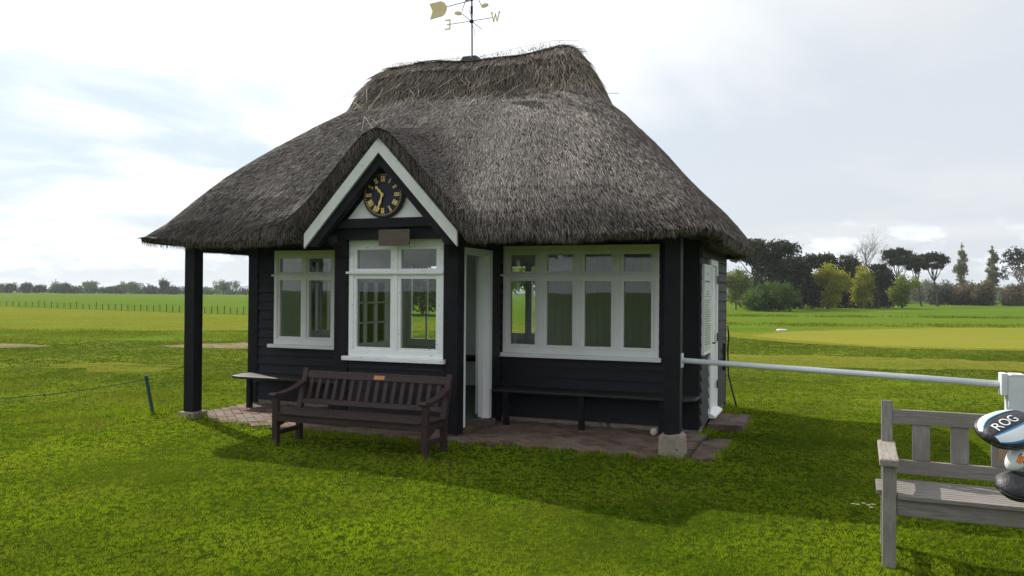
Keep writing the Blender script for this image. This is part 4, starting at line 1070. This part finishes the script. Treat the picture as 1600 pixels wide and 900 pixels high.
umbrella_pine(1188, 84, 1134, 1244, 374, 420, 'broad flat topped dark pine directly right of the hut roof, tallest of the dark group', n=12000, lobes=10, base=1180)
ptree('pine_tree', 1210, 88, 1170, 1262, 386, 436, 6500, .22, 'pine_needles', 'dark pine crown pressed against the right side of the broad flat pine', 9, .38, .15, flat=.5, clump=.2)
ptree('pine_tree', 1254, 90, 1234, 1270, 388, 440, 4500, .22, 'pine_needles', 'narrow dark pine between the broad flat pine and the yellow tree', 8, .45, .15, flat=.5, clump=.2)
ptree('pine_tree', 1285, 96, 1266, 1304, 393, 425, 3500, .22, 'pine_needles', 'dark pine top rising behind the yellow leaved tree', 7, .45, .14, flat=.5, clump=.2)
ptree('pine_tree', 1325, 98, 1302, 1348, 398, 450, 5500, .22, 'pine_needles', 'dark pine crown between the two yellow green trees', 9, .42, .15, flat=.5, clump=.2)
ptree('pine_tree', 1372, 96, 1350, 1398, 412, 452, 5000, .22, 'pine_needles', 'dark pine leaning out between the small yellow tree and the round green tree', 8, .45, .15, flat=.5, clump=.2)
umbrella_pine(1404, 112, 1376, 1432, 389, 418, 'dark flat pine in front of the bare trees, behind the round green tree', n=6000, lobes=8, base=1395)
umbrella_pine(1430, 118, 1420, 1446, 400, 428, 'slim straight pine with a bare trunk, left of the leaning pine', n=3500, lobes=5, base=1441, tr=.16)
umbrella_pine(1457, 120, 1434, 1484, 395, 424, 'leaning pine with a bare slanting trunk and a flat dark crown', n=6500, lobes=8, base=1466, tr=.18)
for (px, Y, x0, x1, yt, yb, lb) in ((1250, 92, 1222, 1282, 424, 486, 'dark evergreen thicket left of the yellow tree'), (1338, 100, 1318, 1360, 432, 484, 'dark evergreen thicket beneath the yellow green trees'), (1372, 104, 1356, 1396, 438, 482, 'dark evergreen thicket left of the round green tree'),
                                    (1200, 95, 1150, 1240, 425, 484, 'dark evergreen thicket behind the rounded green bush'), (1300, 101, 1262, 1330, 428, 484, 'dark evergreen thicket directly behind the yellow leaved tree')):
    ptree('evergreen_shrub', px, Y, x0-6, x1+6, yt, yb+8, 8000, .24, 'dark_foliage', lb, 16, .5, .12, group='dark evergreen shrubs under the pines', cat='shrub', tr=.4)
ptree('deciduous_tree', 1294, 90, 1263, 1325, 407, 482, 7500, .18, 'yellow_leaves', 'yellow green leafy tree, brightest of the group, before the dark pines', 13, .36, .12, clump=.2)
ptree('deciduous_tree', 1346, 95, 1329, 1364, 409, 482, 4200, .18, 'yellow_leaves', 'slim yellow green tree right of the brighter yellow tree', 10, .4, .10, clump=.2)
ptree('deciduous_tree', 1409, 100, 1384, 1434, 412, 478, 7000, .17, 'spring_leaves', 'round mid green tree at the right end of the tree group', 14, .36, .12, clump=.2)
ptree('deciduous_tree', 1150, 82, 1128, 1172, 418, 488, 5000, .16, 'pale_leaves', 'pale feathery green tree by the right hut wall, under the broad pine', 12, .36, .08, clump=.2)
ptree('rounded_bush', 1200, 76, 1160, 1240, 441, 494, 12000, .14, 'bush_leaves', 'large rounded mid green bush in front of the pines', 20, .45, .08, group=None, cat='bush', clump=.16, tr=.4)
# bare trees
def bare_tree(px, Y, ytop, spread, label, seed):
    random.seed(seed); r = empty('bare_tree', place(px, Y)); tag(r, label, 'tree', TG); h = hz(px, ytop, Y); t = MB(); tw = t
    def grow(p, d, L_, rd, lv):
        q = p+d*L_; (t if lv < 3 else tw).tube([p, p.lerp(q, .5)+Vector((random.uniform(-.05, .05)*L_, 0, 0)), q], [rd, rd*.85, rd*.65], 5 if lv < 3 else 3, False)
        if lv >= 6: return
        for _ in range(3 if lv < 4 else 2):
            nd = (d+Vector((random.gauss(0, spread), random.gauss(0, spread), random.gauss(.12, .15)))).normalized(); grow(p.lerp(q, random.uniform(.7, 1)), nd, L_*random.uniform(.6, .82), rd*.6, lv+1)
    grow(Vector((0, 0, 0)), Vector((0, 0, 1)), h*.33, .15, 0)
    t.build('trunk', 'bark_pale', r); 
bare_tree(1350, 130, 362, .5, 'tall leafless tree with a wide fan of pale twigs behind the dark pines', 4)
bare_tree(1340, 132, 380, .5, 'shorter leafless tree left of the tall leafless one', 9)
bare_tree(1405, 140, 372, .5, 'leafless tree with pale twigs rising behind the flat dark pine', 6)
bare_tree(1602, 120, 400, .45, 'leafless tree cut by the right edge above the dark pine', 12)
random.seed(21)
# poplars
def poplar(px, Y, ytop, ybot, w, label, trunk_to=None):
    r = empty('poplar_tree', place(px, Y)); tag(r, label, 'tree', 'slender poplars on the right'); zt, zb = hz(px, ytop, Y), hz(px, ybot, Y); t = MB(); rx = w/2*PXM(Y)
    limb(t, (0, 0, -.2), (0, 0, zt*.85), .2, .04, 0, 8); bl = []
    for i in range(22):
        f_ = random.random(); z = zb+(zt-zb)*f_; e_ = math.sin(math.pi*(f_*.85+.12))**.6; a = random.uniform(0, 6.28)
        p = (math.cos(a)*rx*.5*e_, math.sin(a)*rx*.5*e_, z); bl.append((*p, rx*.55*e_+.05, rx*.55*e_+.05, (zt-zb)*.10))
        if i < 14: limb(t, (0, 0, max(.5, z-1.5)), (p[0], p[1], z+.5), .05, .015)
    t.build('trunk', 'bark_pale', r); crown(bl, 3600, .22, 'poplar_leaves', r, clump=.12, shell=.3)
poplar(1501, 150, 385, 447, 20, 'left of the two slender pale poplars, rising behind the dark hedge')
poplar(1551, 140, 391, 452, 21, 'right of the two slender pale poplars, with its thin trunk showing')
# right-hand hedges
hb = [(1476, 138, 1450, 1506, 444, 479, 'dark_foliage', 'dark green mounded bush beneath the leaning pine', 'evergreen_shrub'), (1508, 136, 1488, 1530, 441, 466, 'rusty_leaves', 'rusty topped hawthorn before the left poplar', 'hawthorn_bush'),
      (1536, 134, 1516, 1556, 447, 479, 'dark_foliage', 'dark bush between the two poplars, below rusty leaves', 'evergreen_shrub'), (1534, 133, 1520, 1550, 443, 464, 'rusty_leaves', 'rusty hawthorn crown between the two poplars', 'hawthorn_bush'),
      (1590, 130, 1572, 1615, 448, 470, 'rusty_leaves', 'rusty hawthorn at the right edge under the dark pine', 'hawthorn_bush'), (1600, 134, 1566, 1640, 466, 479, 'dark_foliage', 'low dark bush at the right edge', 'evergreen_shrub'),
      (1512, 137, 1480, 1540, 458, 480, 'dark_foliage', 'low dark bush in shade under the left rusty hawthorn', 'evergreen_shrub')]
for (px, Y, x0, x1, yt, yb, lm, lb, nm) in hb: ptree(nm, px, Y, x0, x1, yt, yb, 3500, .24, lm, lb, 9, .45, .10, group='bushes along the far right of the course', cat='bush', tr=.5)
umbrella_pine(1602, 128, 1574, 1640, 384, 445, 'dark pine cut by the right edge of the picture', n=5000, lobes=7, base=1606, tr=.2)
far = [(1440, 210, 1400, 1470, 446, 470), (1475, 230, 1462, 1500, 443, 468), (1420, 250, 1385, 1440, 440, 468), (1530, 240, 1500, 1560, 444, 466), (1575, 230, 1548, 1600, 448, 468), (1620, 220, 1590, 1660, 450, 470), (1452, 260, 1430, 1470, 434, 466), (1500, 260, 1480, 1540, 440, 466)]
names_far = ['pale hedge bush seen between the two bare pine trunks', 'pale hedge bush behind the leaning pine trunk', 'pale hedge bush behind the round green tree', 'pale hedge bush just left of the right poplar', 'pale hedge bush just right of the right poplar', 'pale hedge bush behind the right edge hawthorn', 'taller pale tree far behind the two bare pine trunks', 'pale hedge bush far behind the left poplar']
for (px, Y, x0, x1, yt, yb), lb in zip(far, names_far): ptree('hedge_bush', px, Y, x0, x1, yt, yb, 2200, .4, 'hedge_leaves', lb, 9, .5, .1, group='distant hedge on the right', cat='bush', tr=.4, clump=.5)
# trees behind the hut, seen through its windows
for (px, Y, x0, x1, yt, yb, lm, lb) in ((860, 60, 790, 930, 400, 486, 'spring_leaves', 'leafy green tree seen through the four light window'), (510, 40, 455, 560, 395, 505, 'bush_leaves', 'leafy bush seen through the left window of the hut'), (660, 55, 590, 730, 400, 492, 'dark_foliage', 'dark tree seen through the bay window'), (980, 70, 930, 1060, 405, 486, 'dark_foliage', 'dark tree hidden behind the right part of the hut')):
    ptree('deciduous_tree', px, Y, x0, x1, yt, yb, 5000, .2, lm, lb, 12, .4, .12, group='trees behind the hut', clump=.25)
# far tree line, left
tl = [(-20, 255, -45, 5, 443, 458, 0), (14, 262, -2, 32, 445, 458, 1), (40, 255, 32, 50, 443.5, 458, 1), (60, 258, 50, 72, 444, 458, 1), (88, 262, 76, 100, 439.5, 458, 0), (100, 257, 90, 112, 444, 458, 1), (118, 264, 108, 130, 448, 458, 0),
      (140, 262, 124, 162, 439, 458, 0), (172, 265, 158, 188, 449, 458, 1), (205, 262, 188, 224, 438.5, 458, 0), (190, 268, 174, 204, 445, 458, 1), (236, 262, 222, 252, 448, 459, 1), (256, 255, 249, 264, 433.5, 455, 1), (275, 262, 260, 292, 449, 459, 1),
      (322, 268, 306, 334, 451, 459, 0), (354, 262, 336, 380, 438, 460, 0), (398, 262, 378, 416, 441, 460, 1), (440, 266, 410, 470, 445, 460, 0), (500, 268, 470, 530, 444, 461, 1), (560, 268, 530, 600, 446, 461, 0), (296, 266, 286, 312, 449.5, 459, 1)]
desc = ['low dark tree at the far left edge of the horizon', 'low flat dark tree near the left edge of the horizon', 'small dark tree, first of a close pair on the left horizon', 'small dark tree, second of a close pair on the left horizon', 'taller pale tree right of the small dark pair on the horizon', 'dark rounded bush against the right side of a taller pale tree on the horizon',
        'low pale bush left of the wide pale tree on the horizon', 'wide pale green tree in the middle of the open left horizon', 'low dark bush right of the wide pale tree', 'widest pale green tree on the horizon left of the slender tall one', 'dark tree against the left side of the widest pale tree', 'low dark bush right of the widest pale tree',
        'slender tree standing tallest on the left horizon', 'low dark bush right of the slender tallest tree, against the verandah post', 'low pale bush just right of the left verandah post', 'pale tree framed between the left verandah post and the hut', 'dark tree at the left corner of the hut on the horizon', 'horizon tree behind the left window', 'dark horizon tree behind the bay', 'pale horizon tree behind the bay', 'low dark bush hidden by the left verandah post']
for (px, Y, x0, x1, yt, yb, k_), lb in zip(tl, desc): ptree('horizon_tree', px, Y, x0, x1, yt, yb, 1500, .42, 'far_dark_leaves' if k_ else 'far_leaves', lb, 8, .48, .14, group='trees on the left horizon', tr=.4, clump=.35)
hg_ = []
for x in range(-60, 620, 9): hg_.append((at(x, 457, 275).x, 275+random.uniform(-3, 3), random.uniform(.2, .9), 1.6, 1.5, random.uniform(.6, 1.2)))
o = crown(hg_, 9000, .45, 'far_dark_leaves', None, 'hedgerow', clump=.4); tag(o, 'long low hedge running under the trees on the left horizon', 'hedge')

# ================================================================== GRASS (stuff)
HUTP = [(AL-.03, .0), (-3.97, .0), (-3.97, -1.37), (-2.38, -1.37), (-2.38, 0), (.02, 0), (.02, DB), (AL-.03, DB)]
def pip(A_, B_, P):
    r = np.zeros(len(A_), bool)
    for i in range(len(P)):
        (x1, y1), (x2, y2) = P[i], P[i-1]
        c = ((y1 > B_) != (y2 > B_)) & (A_ < (x2-x1)*(B_-y1)/((y2-y1) if y2 != y1 else 1e-9)+x1); r ^= c
    return r
def hutab(X, Y):
    dx, dy = X-HX, Y-HY; return dx*math.cos(T0)-dy*math.sin(T0), dx*math.sin(T0)+dy*math.cos(T0)
def blades(n, y0, y1, hgt, wid, name, m, half=.72, xr=None, pw=1., nz=None, tuft=0):
    Y = np.exp(rng.uniform(math.log(y0), math.log(y1), n)); X = rng.uniform(-half, half, n)*Y
    if xr: X = rng.uniform(xr[0], xr[1], n)*Y
    A_, B_ = hutab(X, Y); k = ~pip(A_, B_, HUTP) & ~pip(A_, B_, PAVE) & ~((A_ > .05) & (A_ < .47) & (B_ > .33) & (B_ < 1.27)) & ~((A_ > .12) & (A_ < .36) & (B_ > -1.42) & (B_ < -.36))
    X, Y, A_, B_ = X[k], Y[k], A_[k], B_[k]
    if nz is not None: q = nz(X, Y); X, Y, A_, B_ = X[q], Y[q], A_[q], B_[q]
    if tuft:                                  # each seed point is a tuft with its own lean, height and tone
        n0 = len(X); tl_ = rng.normal(0, .45, (n0, 2)); ts = rng.random(n0); X = np.repeat(X, tuft); Y = np.repeat(Y, tuft); n = len(X)
        sp_ = .008*np.clip(Y/5, 1, 5); X = X+rng.normal(0, 1, n)*sp_; Y = Y+rng.normal(0, 1, n)*sp_; tl_ = np.repeat(tl_, tuft, 0); ts = np.repeat(ts, tuft); A_, B_ = hutab(X, Y)
    else: n = len(X); tl_ = np.zeros((n, 2)); ts = rng.random(n)
    P = np.stack([X, Y, np.zeros(n)-.002], 1)
    D = np.stack([rng.normal(0, .38, n)+tl_[:, 0], rng.normal(0, .38, n)+tl_[:, 1], np.ones(n)], 1)
    pat = .55*patch(X, Y, 1.1)+.45*patch(X, Y, 4.5)
    sc = 1+.35*(Y > 9)*0
    ln = hgt*(.4+.5*rng.random(n)+.5*ts)*(.8+.4*pat); wd = wid*(.7+.6*rng.random(n))*np.clip(Y/6, 1, 6)
    edge = np.abs(B_) < 9
    sh = np.clip(-.20+.52*rng.random(n)**1.2+.30*ts+.56*pat, 0, 1)
    Nn = np.stack([rng.normal(0, 1, n), rng.normal(-1, .6, n), np.zeros(n)], 1)
    return tag(cards(P, D, Nn, ln, wd, name, m, tri=True, shade=sh), kind='stuff')
GREENP = [tuple(gp(*q)[:2]) for q in ((1168, 525), (1230, 519), (1330, 516), (1450, 513.5), (1600, 512.5), (1800, 512), (1800, 549), (1600, 546), (1450, 543.5), (1350, 540), (1250, 533))]
blades(95000, 3.2, 16, .021, .0042, 'grass', 'grass_blades', tuft=6)
blades(9000, 11, 17, .035, .0050, 'mown_grass', 'mown_blades', half=.75, tuft=7)
blades(28000, 15.5, 48, .033, .0050, 'mown_grass', 'mown_blades', half=.75, tuft=7, nz=lambda X, Y: ~pip(X, Y, GREENP))
def roughpatch(X, Y): return (np.sin(X*.8+1)+np.sin(X*2.3)+np.sin(Y*1.1+X*.35))*.33+rng.normal(0, .35, len(X)) > .05
# longer rough: left strip, tufts round the hut and stakes, ditch edge on the right
blades(20000, 24.6, 31, .11, .007, 'long_grass', 'rough_grass', xr=(-.75, -.05), nz=roughpatch)
blades(9000, 9.6, 13.5, .09, .006, 'long_grass', 'rough_grass', xr=(-.70, -.36), nz=lambda X, Y: np.sin(X*2.1)+np.sin(Y*2.7+X)+rng.normal(0, .6, len(X)) > .9)
blades(5000, 41, 45, .12, .012, 'long_grass', 'rough_grass', xr=(.2, .75), nz=roughpatch)
blades(6000, 58, 60, .2, .012, 'long_grass', 'rough_grass', xr=(.2, .8), nz=roughpatch)
# unmown fringe along walls, posts and bench legs
def fringe():
    segs = [(loc(-6.3, -.0), loc(-6.3, 2.5)), (loc(.06, 1.3), loc(.08, 2.6)), (loc(.42, .3), loc(.45, 1.3)), (loc(-6.1, -1.15), loc(-5.5, -1.55)), (loc(-5.5, -1.55), loc(-3, -1.66)), (loc(-3, -1.66), loc(.2, -1.5)), (loc(.36, -1.4), loc(.44, -.4)), (loc(.06, -.25), loc(.1, .3)),
            (loc(-6.22, -1.46), loc(-5.9, -1.46)), (loc(-6.2, -1.46), loc(-6.2, -1.15)), (s1+Vector((-.06, 0, 0)), s1+Vector((.08, 0, 0))), (loc(-3.98, -2.5), loc(-3.86, -2.5)), (loc(-2.28, -2.5), loc(-2.15, -2.5)), (loc(-4, -1.75), loc(-2.3, -1.75))]
    segs += [(gp(178, 642), gp(214, 650)), (gp(120, 655), gp(180, 648)), (gp(30, 662), gp(110, 656)), (gp(225, 650), gp(262, 646)), (gp(245, 641), gp(290, 634)), (gp(1128, 650), gp(1150, 640))]*2
    P = []
    for a, b in segs:
        for _ in range(int((b-a).length*260)+40):
            p = a.lerp(b, random.random()); P.append((p.x+random.gauss(0, .03), p.y+random.gauss(0, .03), -.003))
    P = np.array(P); n = len(P)
    tag(cards(P, np.stack([rng.normal(0, .4, n), rng.normal(0, .4, n), np.ones(n)], 1), np.stack([rng.normal(0, 1, n), rng.normal(-1, .6, n), np.zeros(n)], 1), rng.uniform(.04, .10, n), rng.uniform(.004, .008, n), 'grass_fringe', 'grass_blades', tri=True), kind='stuff')
fringe()

# ================================================================== HAZE
hz_ = MB().box(-2400, 2400, -120, 3060, -2.5, 16.5).build('haze', G_dirt); tag(hz_, kind='stuff')
hm = bpy.data.materials.new('haze_air'); hm.use_nodes = True; nt = hm.node_tree; nt.nodes.clear()
ov = nt.nodes.new('ShaderNodeOutputMaterial'); pvn = nt.nodes.new('ShaderNodeVolumePrincipled'); nt.links.new(pvn.outputs[0], ov.inputs['Volume'])
pvn.inputs['Color'].default_value = (.86, .92, 1, 1); pvn.inputs['Density'].default_value = .0003; pvn.inputs['Anisotropy'].default_value = .2
hz_.data.materials.clear(); hz_.data.materials.append(hm)
